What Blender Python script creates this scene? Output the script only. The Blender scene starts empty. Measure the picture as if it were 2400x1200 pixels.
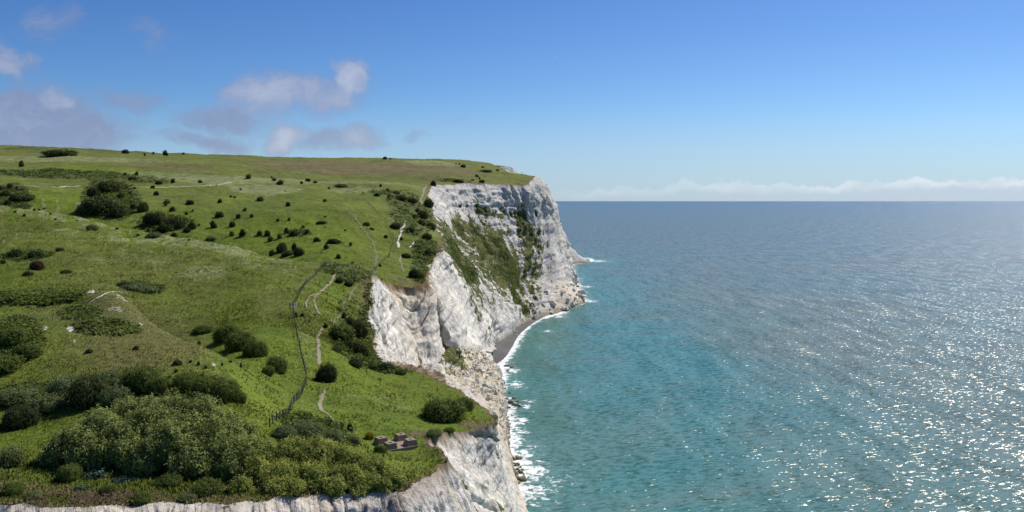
import bpy, bmesh, math, random
import numpy as np
from mathutils import Vector, Matrix
rng = np.random.default_rng(7)
random.seed(7)
scene = bpy.context.scene
COL = scene.collection
# ---------------------------------------------------------------- survey frame
# The camera stands 80 m above the sea looking along +Y; distances in metres.
# S(px, py, Y): the surveyed point seen at photo pixel (px, py) that lies Y metres ahead.
F, CX, HY, H = 2000.0, 1200.0, 471.0, 80.0
def S(px, py, Y): return ((px - CX) / F * Y, Y, H - (py - HY) * Y / F)

# ---------------------------------------------------------------- noise helpers
def _hash(ix, iy, iz, seed):
    h = (ix.astype(np.int64) * 374761393 + iy.astype(np.int64) * 668265263 + iz.astype(np.int64) * 2147483647 + seed * 974634777) & 0xFFFFFFFF
    h = ((h ^ (h >> 13)) * 1274126177) & 0xFFFFFFFF
    h = ((h ^ (h >> 16)) * 2246822519) & 0xFFFFFFFF
    return ((h ^ (h >> 15)) & 0xFFFFFF) / float(0xFFFFFF)
def vnoise(x, y, z=None, seed=0):
    x = np.asarray(x, float); y = np.asarray(y, float)
    z = np.zeros_like(x) if z is None else np.asarray(z, float)
    ix, iy, iz = np.floor(x), np.floor(y), np.floor(z)
    fx, fy, fz = x - ix, y - iy, z - iz
    fx = fx * fx * fx * (fx * (fx * 6 - 15) + 10); fy = fy * fy * fy * (fy * (fy * 6 - 15) + 10); fz = fz * fz * fz * (fz * (fz * 6 - 15) + 10)
    r = 0
    for dx in (0, 1):
        wx = fx if dx else 1 - fx
        for dy in (0, 1):
            wy = fy if dy else 1 - fy
            for dz in (0, 1):
                wz = fz if dz else 1 - fz
                r = r + wx * wy * wz * _hash(ix + dx, iy + dy, iz + dz, seed)
    return r * 2 - 1
def fbm(x, y, z=None, seed=0, o=4, g=0.5):
    r, a, t, f = 0, 1.0, 0.0, 1.0
    for k in range(o):
        r = r + a * vnoise(np.asarray(x) * f, np.asarray(y) * f, None if z is None else np.asarray(z) * f, seed + 17 * k)
        t += a; a *= g; f *= 2.03
    return r / t
def sstep(a, b, x):
    t = np.clip((x - a) / (b - a), 0, 1); return t * t * (3 - 2 * t)
def pchip(xk, yk, x):
    xk = np.asarray(xk, float); yk = np.asarray(yk, float); x = np.clip(x, xk[0], xk[-1])
    h = np.diff(xk); d = np.diff(yk, axis=0) / (h[:, None] if yk.ndim > 1 else h)
    m = np.zeros_like(yk)
    m[0] = d[0]; m[-1] = d[-1]
    a, b = d[:-1], d[1:]
    with np.errstate(divide='ignore', invalid='ignore'):
        hm = 2 * a * b / (a + b)
    m[1:-1] = np.where(a * b > 0, hm, 0)
    i = np.clip(np.searchsorted(xk, x) - 1, 0, len(xk) - 2)
    t = (x - xk[i]) / h[i]; hh = h[i]
    if yk.ndim > 1: t = t[:, None]; hh = hh[:, None]
    return (2*t**3-3*t**2+1)*yk[i] + (t**3-2*t**2+t)*hh*m[i] + (-2*t**3+3*t**2)*yk[i+1] + (t**3-t**2)*hh*m[i+1]

# ---------------------------------------------------------------- object helpers
def mesh_from(name, V, faces, mats=(), attrs=None, mat_idx=None, smooth=True):
    """V (n,3); faces (m,4) or (m,3) int array or list of such arrays"""
    me = bpy.data.meshes.new(name)
    V = np.ascontiguousarray(V, dtype=np.float32)
    fl = faces if isinstance(faces, list) else [faces]
    fl = [np.asarray(f, dtype=np.int32) for f in fl if len(f)]
    nl = sum(f.size for f in fl); nf = sum(len(f) for f in fl)
    me.vertices.add(len(V)); me.vertices.foreach_set('co', V.ravel())
    me.loops.add(nl); me.loops.foreach_set('vertex_index', np.concatenate([f.ravel() for f in fl]))
    me.polygons.add(nf)
    tot = np.concatenate([np.full(len(f), f.shape[1], np.int32) for f in fl])
    st = np.concatenate([[0], np.cumsum(tot)[:-1]]).astype(np.int32)
    me.polygons.foreach_set('loop_start', st)
    me.polygons.foreach_set('use_smooth', np.full(nf, smooth, bool))
    for m in mats: me.materials.append(m)
    if mat_idx is not None: me.polygons.foreach_set('material_index', np.asarray(mat_idx, np.int32))
    for k, a in (attrs or {}).items():
        at = me.attributes.new(k, 'FLOAT', 'POINT'); at.data.foreach_set('value', np.ascontiguousarray(a, dtype=np.float32).ravel())
    me.update(calc_edges=True); me.validate()
    return me
def link(name, me, parent=None):
    o = bpy.data.objects.new(name, me); COL.objects.link(o)
    if parent is not None: o.parent = parent
    return o
def tag(o, label=None, cat=None, group=None, kind=None):
    if label: o['label'] = label
    if cat: o['category'] = cat
    if group: o['group'] = group
    if kind: o['kind'] = kind
    return o
def empty(name, loc, rz=0):
    o = bpy.data.objects.new(name, None); COL.objects.link(o); o.location = loc; o.rotation_euler = (0, 0, rz); o.empty_display_size = .3
    return o
def grid_faces(nr, nc):
    i = np.arange(nr - 1)[:, None] * nc + np.arange(nc - 1)[None, :]
    return np.stack([i, i + 1, i + nc + 1, i + nc], -1).reshape(-1, 4)

# ---------------------------------------------------------------- node helpers
class NT:
    def __init__(s, name, world=False):
        if world:
            s.m = bpy.data.worlds.new(name)
        else:
            s.m = bpy.data.materials.new(name)
        s.m.use_nodes = True; s.t = s.m.node_tree; s.t.nodes.clear()
    def n(s, typ, ins=None, **kw):
        nd = s.t.nodes.new(typ)
        for k, v in kw.items(): setattr(nd, k, v)
        for k, v in (ins or {}).items():
            if hasattr(v, 'is_output') or hasattr(v, 'links'): s.t.links.new(v, nd.inputs[k])
            else: nd.inputs[k].default_value = v
        return nd
    def math(s, op, a, b=0.0, c=None, clamp=False):
        i = {0: a, 1: b}
        if c is not None: i[2] = c
        return s.n('ShaderNodeMath', i, operation=op, use_clamp=clamp).outputs[0]
    def mr(s, v, a, b, c=0.0, d=1.0, smooth=False):
        return s.n('ShaderNodeMapRange', {'Value': v, 'From Min': a, 'From Max': b, 'To Min': c, 'To Max': d}, interpolation_type='SMOOTHSTEP' if smooth else 'LINEAR').outputs[0]
    def mix(s, f, a, b, blend='MIX'):
        nd = s.n('ShaderNodeMix', None, data_type='RGBA', blend_type=blend)
        for k, v in ((0, f), (6, a), (7, b)):
            if hasattr(v, 'is_output'): s.t.links.new(v, nd.inputs[k])
            else: nd.inputs[k].default_value = v if k == 0 else (*v, 1) if len(v) == 3 else v
        return nd.outputs[2]
    def noise(s, vec, scale, detail=4, rough=.55, dist=0.0, color=False):
        nd = s.n('ShaderNodeTexNoise', {'Scale': scale, 'Detail': detail, 'Roughness': rough, 'Distortion': dist})
        if vec is not None: s.t.links.new(vec, nd.inputs['Vector'])
        return nd.outputs[1 if color else 0]
    def attr(s, name, fac=True):
        return s.n('ShaderNodeAttribute', None, attribute_name=name).outputs['Fac' if fac else 'Color']
    def scalev(s, vec, sc):
        return s.n('ShaderNodeVectorMath', {0: vec, 1: sc}, operation='MULTIPLY').outputs[0]
    def pos(s): return s.n('ShaderNodeNewGeometry').outputs['Position']
    def bump(s, h, strength, dist, normal=None):
        i = {'Height': h, 'Strength': strength, 'Distance': dist}
        if normal is not None: i['Normal'] = normal
        return s.n('ShaderNodeBump', i).outputs[0]
    def out(s, shader):
        s.t.links.new(shader, s.n('ShaderNodeOutputMaterial').inputs[0]); return s.m
    def principled(s, **kw):
        nd = s.n('ShaderNodeBsdfPrincipled', {k.replace('_', ' '): v for k, v in kw.items()}); return nd.outputs[0]

# ---------------------------------------------------------------- terrain survey
# edge of the cliff top, walking away from the camera (px, py, Y)
EDGE = [(930,1150,79.5),(985,1118,86),(1045,1080,95),(1015,1052,100),(985,1035,104.6),(1060,1014,113),(1120,1000,119),(1155,986,123),(1142,962,132),(1110,940,141),(1060,905,154),(1020,885,164),
 (960,868,172),(900,855,178),(874,838,184),(868,770,210),(862,700,240),(877,642,265),(900,657,280),(920,667,298),(960,671,304),(1000,668,310),(1004,640,330),(1000,616,365),(1035,590,385),
 (1040,565,430),(1026,545,470),(1016,500,530),(1004,456,575),(1012,434,605),(1060,431,625),(1100,430,640),(1180,433,670),(1240,432,690),(1252,414,722),(1257,413,760),(1252,417,800),(1235,418,850),
 (1195,408,900),(1158,395,950),(1150,393,1000),(1140,398,1100),(1100,420,1500)]
EDGE = np.array(EDGE, float)
TC = []
def col(px, *pts):
    for py, Y in pts: TC.append((px, py, Y))
for px, o in ((-700, -8), (-330, -3), (0, 0)):
    col(px, (1182,71),(1080,84),(1000,97),(940,106),(880,114),(780,128),(752,138),(733,147),(722,151),(694,154.5),(683+o*.3,163),(674,215),(640+o,238),(600+o,262),(560+o,285),(520+o,318),(483+o*2,350),(488+o*2,400),(462+o*2,430),(437+o*2,480),(410+o*2,560),(385+o*2,650),(352+o*2,850),(341+o*2,920),(370+o*2,1100),(420,1500))
col(200,(1180,72),(1060,86),(1000,95),(940,103),(880,112),(800,125),(748,138),(731,146),(717,150.5),(690,154),(677,161),(673,210),(640,233),(600,258),(560,285),(530,312),(511,338),(517,390),(480,430),(440,490),(410,570),(385,650),(356,850),(348,920),(375,1100),(420,1500))
col(265,(682,160),(690,205),(660,225),(735,143),(706,150))
col(340,(1178,73),(1050,87),(960,98),(900,106),(840,118),(780,132),(743,148),(737,195),(690,212),(640,240),(600,263),(570,290),(540,322),(545,375),(510,412),(470,455),(438,510),(412,580),(385,660),(366,850),(357,920),(383,1100))
col(430,(1174,73.5),(1000,92),(920,102),(860,114),(801,134),(793,165),(740,188),(680,220),(620,250),(580,278),(556,308),(562,360),(530,398),(480,445),(438,520),(412,590),(387,670),(361.5,900),(385,1100),(425,1500))
col(500,(831,127),(822,152))
col(560,(1172,74),(1000,93),(940,100),(890,108),(862,120),(853,140),(800,160),(740,185),(680,213),(630,240),(598,268),(576,298),(584,345),(560,375),(500,425),(440,530),(414,600),(390,680),(366,900),(388,1100))
col(640,(1168,75),(1010,95),(960,108),(910,122),(880,133),(840,148),(780,168),(720,193),(660,222),(620,255),(599,285),(607,330),(585,360),(520,405),(470,465),(438,540),(415,620),(392,700),(368,900))
col(700,(1164,76),(1040,93),(980,109),(930,124),(890,138),(830,155),(760,178),(710,200),(660,228),(630,250),(611,280),(616,315),(590,350),(530,395),(470,465),(435,550),(416,630),(394,710),(369.5,900),(391,1100))
col(770,(1160,77),(1060,92),(990,111),(930,128),(890,142),(830,160),(760,183),(700,212),(650,245),(620,275),(620,300),(600,335),(540,390),(470,470),(440,540),(417,640),(395,720),(370,900),(425,1500))
col(850,(1156,78),(1080,90),(1045,101),(990,113),(930,132),(880,155),(850,173),(790,193),(730,220),(680,243),(640,266),(630,295),(600,340),(540,400),(470,475),(440,540),(417,650),(396,730),(370.5,900),(392,1100))
col(920,(1100,87),(1060,99),(1040,104),(990,115),(930,138),(890,160),(650,308),(640,318),(610,345),(560,395),(500,440),(455,500),(438,560),(416,660),(396,740),(371.5,900))
col(980,(1000,116),(950,133),(900,155),(655,318),(630,345),(600,375),(555,420),(520,455),(480,515),(445,570),(430,620),(412,680),(395,760),(374,900),(395,1100))
col(1020,(428,625),(418,650),(405,700),(375,900))
col(1100,(426,648),(412,700),(395,780),(379,900),(392,1000))
col(1150,(385,935),(402,1010))
col(1180,(428,678),(415,715),(402,800),(410,880))
col(1230,(424,702),(411,740),(418,800))
col(1060,(1008,117),(960,131),(920,148)); col(1120,(990,122),(955,136)); col(1000,(1060,100))
TC += [tuple(e) for e in EDGE]
TC = np.array(TC, float)
# thin-plate fit of the sight-line height over (bearing, log distance)
def feat(u, lnY): return np.stack([np.asarray(u) * 1.0, np.asarray(lnY) * 0.9], -1)
_P = feat((TC[:, 0] - CX) / F, np.log(TC[:, 2])); _n = len(_P)
def _phi(d2): return 0.5 * d2 * np.log(d2 + 1e-12)
_A = np.zeros((_n + 3, _n + 3))
_A[:_n, :_n] = _phi(((_P[:, None] - _P[None]) ** 2).sum(-1)) + np.eye(_n) * 1e-5
_A[:_n, _n] = 1; _A[:_n, _n+1:] = _P; _A[_n, :_n] = 1; _A[_n+1:, :_n] = _P.T
_w = np.linalg.solve(_A, np.concatenate([TC[:, 1], np.zeros(3)]))
def base_q(u, lnY):
    p = feat(u, lnY).reshape(-1, 2); r = np.empty(len(p))
    for i in range(0, len(p), 20000):
        c = p[i:i+20000]
        d2 = ((c[:, None, :] - _P[None]) ** 2).sum(-1)
        r[i:i+20000] = _phi(d2) @ _w[:_n] + _w[_n] + c @ _w[_n+1:]
    return r.reshape(np.shape(u))
# rows follow the cliff edge: dense where the edge turns
_ef = np.linspace(math.log(79.5), math.log(1500), 40000)
_ue = np.interp(np.exp(_ef), EDGE[:, 2], (EDGE[:, 0] - CX) / F)
_den = np.gradient(_ef) / 0.0042 + np.abs(np.gradient(_ue)) * F / 1.9
_den = np.where(np.exp(_ef) > 1050, _den * .25, _den)
_cum = np.cumsum(_den); NR = int(_cum[-1]); NCOL = 640
LNR = np.interp(np.linspace(_cum[0], _cum[-1], NR), _cum, _ef)
UE = np.interp(np.exp(LNR), EDGE[:, 2], (EDGE[:, 0] - CX) / F)
YR = np.exp(LNR)
# ragged rim: bites of 0.3 - 2 m
_arc = np.concatenate([[0], np.cumsum(np.hypot(np.diff(YR), np.diff(UE * YR)))])
_jit = fbm(_arc / 9.0, _arc * 0, seed=3, o=4, g=.6) * (.9 + YR / 320.0)
UE = UE + _jit / YR
UL = -0.98
aa = np.linspace(0, 1, NCOL)
U = UL + aa[None, :] * (UE[:, None] - UL)
lipx = np.array([-900, 0, 300, 520, 640, 760, 860, 930.]); lipY = np.array([70.5, 71, 71.6, 73.2, 75, 77, 78.6, 79.5])
_lip = np.interp(CX + F * U[0], lipx, lipY); _lx = U[0] * _lip
_lip = _lip + fbm(_lx / 6.0, _lx * 0, seed=5, o=5, g=.62) * 2.0 * sstep(-.2, -6, _lx - _lx[-1])
fade = np.clip(1 - (LNR - LNR[0]) / 0.30, 0, 1)
LN = LNR[:, None] + np.log(_lip / 79.5)[None, :] * fade[:, None]
Yg = np.exp(LN); Xg = U * Yg
Qb = base_q(U, LN)
Zg = H - (Qb - HY) * Yg / F
amp = np.clip(Yg / 200.0, .45, 1.6)
Zg = Zg + amp * (fbm(Xg / 48, Yg / 48, seed=10, o=2) * .7 + fbm(Xg / 20, Yg / 20, seed=11, o=3) * .62 + fbm(Xg / 6, Yg / 6, seed=12, o=3) * .34) + fbm(Xg / 1.7, Yg / 1.7, seed=13, o=2) * .10 + amp * fbm(Xg / 2.8, Yg / 2.8, seed=14, o=2) * .15 * sstep(120, 200, Yg)
# the ground falls away sharply behind the two brows
_px = CX + F * U
for cx_, cy_, dep, wdt, end in (((-900,0,200,340,430,560,640,700,770), (350,350,338,322,308,298,285,280,275), 6.0, .27, 770), ((-900,0,200,265,340,430,500,560,600), (166,165,162,160,148,134,127,120,116), 4.6, .28, 600)):
    t_ = np.clip((LN - np.log(np.interp(_px, cx_, cy_))) / wdt, 0, 1)
    Zg = Zg - dep * np.sin(np.pi * t_ ** .7) ** 2 * sstep(end + 10, end - 200, _px)
Qg = HY + F * (H - Zg) / Yg
PXg = CX + F * U
def ground(px, py, last=False):
    """first ground point met by the sight line through (px, py)"""
    u = (px - CX) / F
    a = (u - UL) / (UE - UL) * (NCOL - 1)
    ok = (a >= 0) & (a <= NCOL - 1)
    i = np.clip(a.astype(int), 0, NCOL - 2); f = np.clip(a - i, 0, 1)
    r = np.arange(NR)
    Y = Yg[r, i] * (1 - f) + Yg[r, i + 1] * f; Z = Zg[r, i] * (1 - f) + Zg[r, i + 1] * f
    q = np.where(ok, HY + F * (H - Z) / Y, 1e9)
    hit = np.where(q <= py)[0]
    k = hit[0] if len(hit) else int(np.argmin(q))
    return (u * Y[k], Y[k], Z[k])
def zground(X, Y):
    """ground height under plan points (nearest row/col, bilinear)"""
    X = np.atleast_1d(np.asarray(X, float)); Y = np.atleast_1d(np.asarray(Y, float))
    out = np.empty(len(X))
    for s in range(0, len(X)):
        x, y = X[s], Y[s]; u = x / y
        r = np.searchsorted(YR, y); r = min(max(r, 1), NR - 1)
        # rows are warped near the lip: walk back
        for _ in range(400):
            a = (u - UL) / (UE[r] - UL) * (NCOL - 1); i = int(min(max(a, 0), NCOL - 2))
            if Yg[r, i] > y and r > 1 and Yg[r-1, i] > y: r -= 1
            elif Yg[r, i] < y and r < NR - 1: r += 1
            else: break
        f = min(max(a - i, 0), 1)
        y1 = Yg[r, i] * (1-f) + Yg[r, i+1] * f; y0 = Yg[r-1, i] * (1-f) + Yg[r-1, i+1] * f
        z1 = Zg[r, i] * (1-f) + Zg[r, i+1] * f; z0 = Zg[r-1, i] * (1-f) + Zg[r-1, i+1] * f
        t = min(max((y - y0) / (y1 - y0 + 1e-9), 0), 1)
        out[s] = z0 + (z1 - z0) * t
    return out
# ---------------------------------------------------------------- cliffs lofted from the terrain rim down to the shore
def shoreZ(Y, z): return HY + F * (H - z) / Y
# each key: (where, [(px, py, Y, green, tan), ...]) down the face; first tuple's green/tan belong to the rim
KEY = [
 (('x',-700), (0,.10), [(-690,1222,69.5,0,.1),(-660,1500,66,0,0),(-600,3137,60,0,0)]),
 (('x',300), (0,.12), [(303,1216,70.2,0,.12),(310,1500,66,0,0),(340,3137,60,0,0)]),
 (('x',640), (0,.10), [(643,1206,73.4,0,.1),(650,1500,69,0,0),(700,2970,64,0,0)]),
 (('x',860), (.1,.1), [(866,1192,77,0,.1),(890,1450,73,0,0),(1000,2760,70,0,0)]),
 (('Y',80.), (.1,.15), [(948,1185,78.8,0,.15),(1010,1400,78,0,0),(1230,2471,80,0,0)]),
 (('Y',88.), (.1,.2), [(1020,1150,87.5,0,.2),(1080,1300,86,0,0),(1330,2310,87,0,0)]),
 (('Y',95.), (.1,.4), [(1060,1110,95,0,.25),(1130,1260,95,0,0),(1385,2120,97,0,0)]),
 (('Y',104.6),(.1,.4), [(1015,1080,104.4,0,.25),(1100,1200,106,0,0),(1345,1925,110,0,0)]),
 (('Y',113.), (.1,.3), [(1095,1080,113.5,0,.1),(1160,1200,116,.1,0),(1351,1815,119,0,0)]),
 (('Y',123.), (.2,.3), [(1172,1050,124.5,0,.1),(1217,1200,126,0,0),(1346,1702,130,0,0)]),
 (('Y',132.), (.2,.3), [(1185,1080,134,0,.1),(1327,1598,142,0,0)]),
 (('Y',141.), (.3,.3), [(1170,1080,150,.1,.2),(1297,1441,165,0,.3)]),
 (('Y',154.), (.3,.4), [(1115,985,160,.1,.4),(1239,1251,205,0,.6)]),
 (('Y',164.), (.3,.5), [(1070,930,185,.1,.5),(1210,1138,240,0,.7)]),
 (('Y',172.), (.2,.4), [(1040,893,215,0,.2),(1130,950,260,0,.8),(1197,1060,272,0,.8)]),
 (('Y',184.), (0,.6), [(890,850,190,0,.2),(965,874,235,0,.1),(1050,893,262,.2,.7),(1130,930,290,.1,.9),(1190,1000,302.5,0,.8)]),
 (('Y',240.), (0,.4), [(868,745,241,0,.05),(885,850,246,0,.1),(1000,890,285,.3,.6),(1120,900,310,.1,1),(1184,962,326,0,.8)]),
 (('Y',265.), (0,.3), [(884,705,265,0,.05),(905,800,266,0,.05),(926,878,268,0,.15),(1040,876,292,.4,.7),(1120,880,330,.1,1),(1180,940,341,0,.8)]),
 (('Y',279.), (0,.5), [(906,705,277,0,.1),(928,790,275,0,.1),(952,882,273,0,.15),(1046,868,298,.5,.7),(1125,874,338,.1,1),(1179,928,350,0,.8)]),
 (('Y',287.), (0,1.0), [(915,690,287,0,.8),(941,775,284,0,.4),(974,882,279,0,.2),(1058,838,305,.7,.6),(1130,868,345,.1,1),(1178,915,360,0,.8)]),
 (('Y',303.), (0,1.2), [(956,692,304,0,.9),(973,765,298,0,.35),(1001,882,286,0,.15),(1066,826,313,.7,.6),(1130,857,358,.15,1),(1176,905,369,0,.8)]),
 (('Y',310.), (0,1.1), [(1005,690,308,0,.7),(1020,770,301,0,.1),(1036,872,292,.0,.15),(1085,812,335,.6,.6),(1130,845,370,.15,.9),(1174,893,379,0,.8)]),
 (('Y',315.), (0,.8), [(1003,692,325,0,.4),(1016,775,332,0,.1),(1034,850,330,.2,.4),(1085,832,350,.3,.8),(1172,886,386,0,.75)]),
 (('Y',321.), (0,.7), [(1009,692,328,0,.2),(1030,770,334,0,.05),(1056,820,338,.3,.4),(1110,835,356,.2,.8),(1172,880,391,0,.7)]),
 (('Y',332.), (0,.3), [(1036,745,330,0,.05),(1068,815,334,0,.1),(1120,835,372,.1,.6),(1171,870,401,0,.6)]),
 (('Y',365.), (0,.2), [(1058,715,363,0,.05),(1098,805,367,0,.05),(1135,835,400,0,.3),(1165,862,409,0,.4)]),
 (('Y',385.), (0,.15), [(1085,695,389,0,.05),(1130,800,398,.05,.1),(1150,845,425,0,.2)]),
 (('Y',402.), (.75,.1), [(1078,655,406,.75,.1),(1120,745,416,.4,.1),(1150,832,434,0,.1)]),
 (('Y',430.), (.82,.1), [(1075,645,431,.72,.1),(1115,715,433,.5,.1),(1140,772,436,.1,.1),(1150,shoreZ(442,2),442,0,.1)]),
 (('Y',470.), (.8,0), [(1085,630,469,.7,.1),(1140,712,468,.48,.1),(1160,770,467,.2,0),(1168,shoreZ(468,2),468,0,.1)]),
 (('Y',530.), (.45,0), [(1055,560,529,.62,0),(1125,650,523,.74,0),(1180,732,514,.3,0),(1192,shoreZ(509,2),509,0,.1)]),
 (('Y',575.), (.05,0), [(1030,500,574,.15,0),(1060,535,572,.55,0),(1150,650,555,.78,0),(1198,722,541,.3,0),(1209,shoreZ(533,2),533,0,0)]),
 (('Y',605.), (0,.1), [(1045,490,603,.2,0),(1090,550,598,.66,0),(1170,650,580,.85,0),(1208,712,562,.3,0),(1224,shoreZ(555,2),555,0,0)]),
 (('Y',640.), (0,.1), [(1108,485,638,.15,0),(1132,545,632,.62,0),(1198,650,605,.85,0),(1230,712,581,.2,0),(1239,shoreZ(570,2),570,0,0)]),
 (('Y',670.), (0,.1), [(1188,490,668,.2,0),(1205,550,660,.55,0),(1222,650,630,.82,0),(1243,705,602,.15,0),(1256,shoreZ(576,2),576,0,0)]),
 (('Y',686.), (0,.1), [(1236,495,685,.25,0),(1252,555,678,.45,0),(1246,650,647,.55,0),(1262,700,615,.05,0),(1278,shoreZ(588,1),588,0,.1)]),
 (('Y',696.), (0,.1), [(1254,490,696,.0,0),(1270,560,690,.1,0),(1266,650,662,.1,0),(1283,698,628,0,.5),(1302,shoreZ(604,.5),604,0,.7)]),
 (('Y',707.), (0,.1), [(1266,470,708,.1,0),(1281,520,708,0,0),(1293,600,694,.1,0),(1302,668,668,.1,.5),(1330,shoreZ(630,.5),630,0,.7)]),
 (('Y',722.), (0,.1), [(1280,462,724,.1,0),(1295,512,724,.1,0),(1312,600,716,.15,0),(1326,674,703,.1,.5),(1366,shoreZ(676,.3),676,0,.7)]),
 (('Y',760.), (.1,.1), [(1290,460,765,.1,0),(1303,510,765,.1,0),(1324,575,765,.2,0),(1341,640,765,.2,.1),(1346,660,780,.1,.2),(1352,shoreZ(800,0),800,0,.3)]),
 (('Y',850.), (.1,.1), [(1275,480,860,0,0),(1330,660,880,0,0),(1338,shoreZ(930,-1),930,0,0)]),
 (('Y',950.), (0,0), [(1180,450,955,0,0),(1240,600,1000,0,0),(1260,shoreZ(1010,-1),1010,0,0)]),
 (('Y',1500.), (0,0), [(1110,450,1500,0,0),(1150,570,1500,0,0),(1150,shoreZ(1500,-1),1500,0,0)]),
]
NV = 250
lip_n = NCOL
S_top = np.concatenate([np.stack([Xg[0], Yg[0], Zg[0]], -1), np.stack([Xg[1:, -1], Yg[1:, -1], Zg[1:, -1]], -1)])
NS = len(S_top)
def sidx(w):
    if w[0] == 'x': return float(np.interp(w[1], PXg[0], np.arange(NCOL)))
    return float(np.interp(w[1], Yg[:, -1], np.arange(NR) + NCOL - 1))
ks = []; kp = []
for w, (g0, t0), pts in KEY:
    s = sidx(w); i = int(round(s))
    P3 = [tuple(S_top[i]) + (g0, t0)] + [S(p[0], p[1], p[2]) + (p[3], p[4]) for p in pts]
    P3 = np.array(P3)
    d = np.concatenate([[0], np.cumsum(np.linalg.norm(np.diff(P3[:, :3], axis=0), axis=1))]); d /= d[-1]
    vv = np.linspace(0, 1, NV)
    Rr = np.stack([np.interp(vv, d, P3[:, k]) for k in range(5)], -1)
    Rr[:, :3] -= P3[0, :3]           # offsets from the rim
    ks.append(s); kp.append(Rr)
o = np.argsort(ks); ks = np.array(ks)[o]; kp = np.array(kp)[o]
keep = np.concatenate([[True], np.diff(ks) > .5]); ks = ks[keep]; kp = kp[keep]
s_all = np.arange(NS, dtype=float)
L = pchip(ks, kp.reshape(len(ks), -1), s_all).reshape(NS, NV, 5)
# rims are ragged, bases are not: pull the toe back to the smooth line
Pc = L[:, :, :3] + S_top[:, None, :]
base_top = S_top.copy()
ku = np.ones(25) / 25
for k in range(2):
    pad = np.pad(S_top[:, k], 12, mode='edge'); base_top[:, k] = np.convolve(pad, ku, 'valid')
wv = sstep(0, .25, np.linspace(0, 1, NV))[None, :]
for k in range(2): Pc[:, :, k] += (base_top[:, k] - S_top[:, k])[:, None] * wv
Gn, Tn = L[:, :, 3], L[:, :, 4]
# bands of scrub rooted on the headland face
_fx = CX + F * Pc[..., 0] / Pc[..., 1]; _fy = HY + F * (H - Pc[..., 2]) / Pc[..., 1]; _strip = np.zeros_like(Gn)
for pl, hw in (([(1075,520),(1150,605),(1215,690),(1228,712)], 40), ([(1212,505),(1250,590),(1240,690)], 24), ([(1070,494),(1150,500),(1235,512)], 13), ([(1040,585),(1090,650)], 22)):
    for (x0, y0), (x1, y1) in zip(pl[:-1], pl[1:]):
        t_ = np.clip(((_fx - x0) * (x1 - x0) + (_fy - y0) * (y1 - y0)) / ((x1 - x0) ** 2 + (y1 - y0) ** 2), 0, 1)
        d_ = np.hypot(_fx - x0 - t_ * (x1 - x0), _fy - y0 - t_ * (y1 - y0)) / hw
        _strip = np.maximum(_strip, np.exp(-d_ ** 3))
_strip *= sstep(400, 450, Pc[..., 1]) * sstep(705, 690, S_top[:, None, 1])
_on = sstep(480, 560, Pc[..., 1]) * sstep(705, 690, S_top[:, None, 1])
_strip *= np.clip(.75 + 1.1 * fbm(Pc[..., 0] / 9, Pc[..., 1] / 9, Pc[..., 2] / 9, 33, 3), .1, 1)
Gn = np.clip(Gn - .17 * _on * (Gn > .2) + .72 * _strip * (1 - Gn * .4), 0, 1.05)
def gnormal(P):
    du = np.gradient(P, axis=0); dv = np.gradient(P, axis=1)
    n = np.cross(dv, du); n /= np.linalg.norm(n, axis=-1, keepdims=True) + 1e-9
    return n
N0 = gnormal(Pc)
for _ in range(6):   # broad normals
    N0[1:-1] = (N0[:-2] + N0[1:-1] + N0[2:]) / 3
    N0[:, 1:-1] = (N0[:, :-2] + N0[:, 1:-1] + N0[:, 2:]) / 3
N0 /= np.linalg.norm(N0, axis=-1, keepdims=True) + 1e-9
if N0[NCOL + 200, :, 0].mean() < 0: N0 = -N0
X_, Y_, Z_ = Pc[..., 0], Pc[..., 1], Pc[..., 2]
steep = 1 - np.clip(N0[..., 2], 0, 1)
dist_sc = np.clip(Y_ / 330.0, .32, 2.0)
def ridged(x, y, z, seed, o=3):
    r, a, t, f = 0, 1., 0., 1.
    for k in range(o):
        r = r + a * (1 - 2 * np.abs(vnoise(x * f, y * f, z * f, seed + 31 * k))); t += a; a *= .5; f *= 2.1
    return r / t
q = 1.0 / dist_sc
_mid = Pc[:, NV // 3]; cs = np.concatenate([[0], np.cumsum(np.linalg.norm(np.diff(_mid, axis=0), axis=1))])[:, None] * np.ones((1, NV))
drp = S_top[:, None, 2] - Z_
wrp = fbm(cs / 20 * q, drp / 30 * q, seed=30, o=2) * 3 * dist_sc
big = ridged((cs + wrp) / 13 * q, drp / 55 * q, 0 * cs, 21, 3)
midn = ridged((cs + wrp) / 4.2 * q, drp / 13 * q, 0 * cs + .5, 22, 4)
blk = fbm(X_ / 2.6 * q, Y_ / 2.6 * q, Z_ / 2.0 * q, 23, 3)
bed = vnoise(X_ / 60, Y_ / 60, Z_ / (1.3 * dist_sc), 24)
fade_top = np.minimum(1, np.arange(NV)[None, :] / 10.0) ** 1.2
chalky = 1 - sstep(.3, .7, Gn)
# fissures: sharp vertical cracks
fis = np.abs(vnoise((cs + wrp) / 6 * q, drp / 70 * q, 0 * cs, 29)); fis = np.exp(-(fis / .06) ** 2)
D = dist_sc * (big * (2.3 + .9 * sstep(684, 696, S_top[:, None, 1])) + midn * 1.5 * (.5 + .5 * chalky) + blk * 1.0 + bed * .34 * chalky * (1 - .75 * sstep(684, 696, S_top[:, None, 1])) - fis * 2.1 * chalky)
D += Gn * fbm(X_ / 3, Y_ / 3, Z_ / 3, 25, 3) * .8 * dist_sc
toe_f = 1 - .6 * sstep(.93, 1, np.linspace(0, 1, NV))[None, :]
Pd = Pc + N0 * (D * fade_top * toe_f)[..., None]
Tn = Tn + .24 * sstep(3, 8, drp) * sstep(420, 380, Y_) * (Tn < .4)
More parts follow.
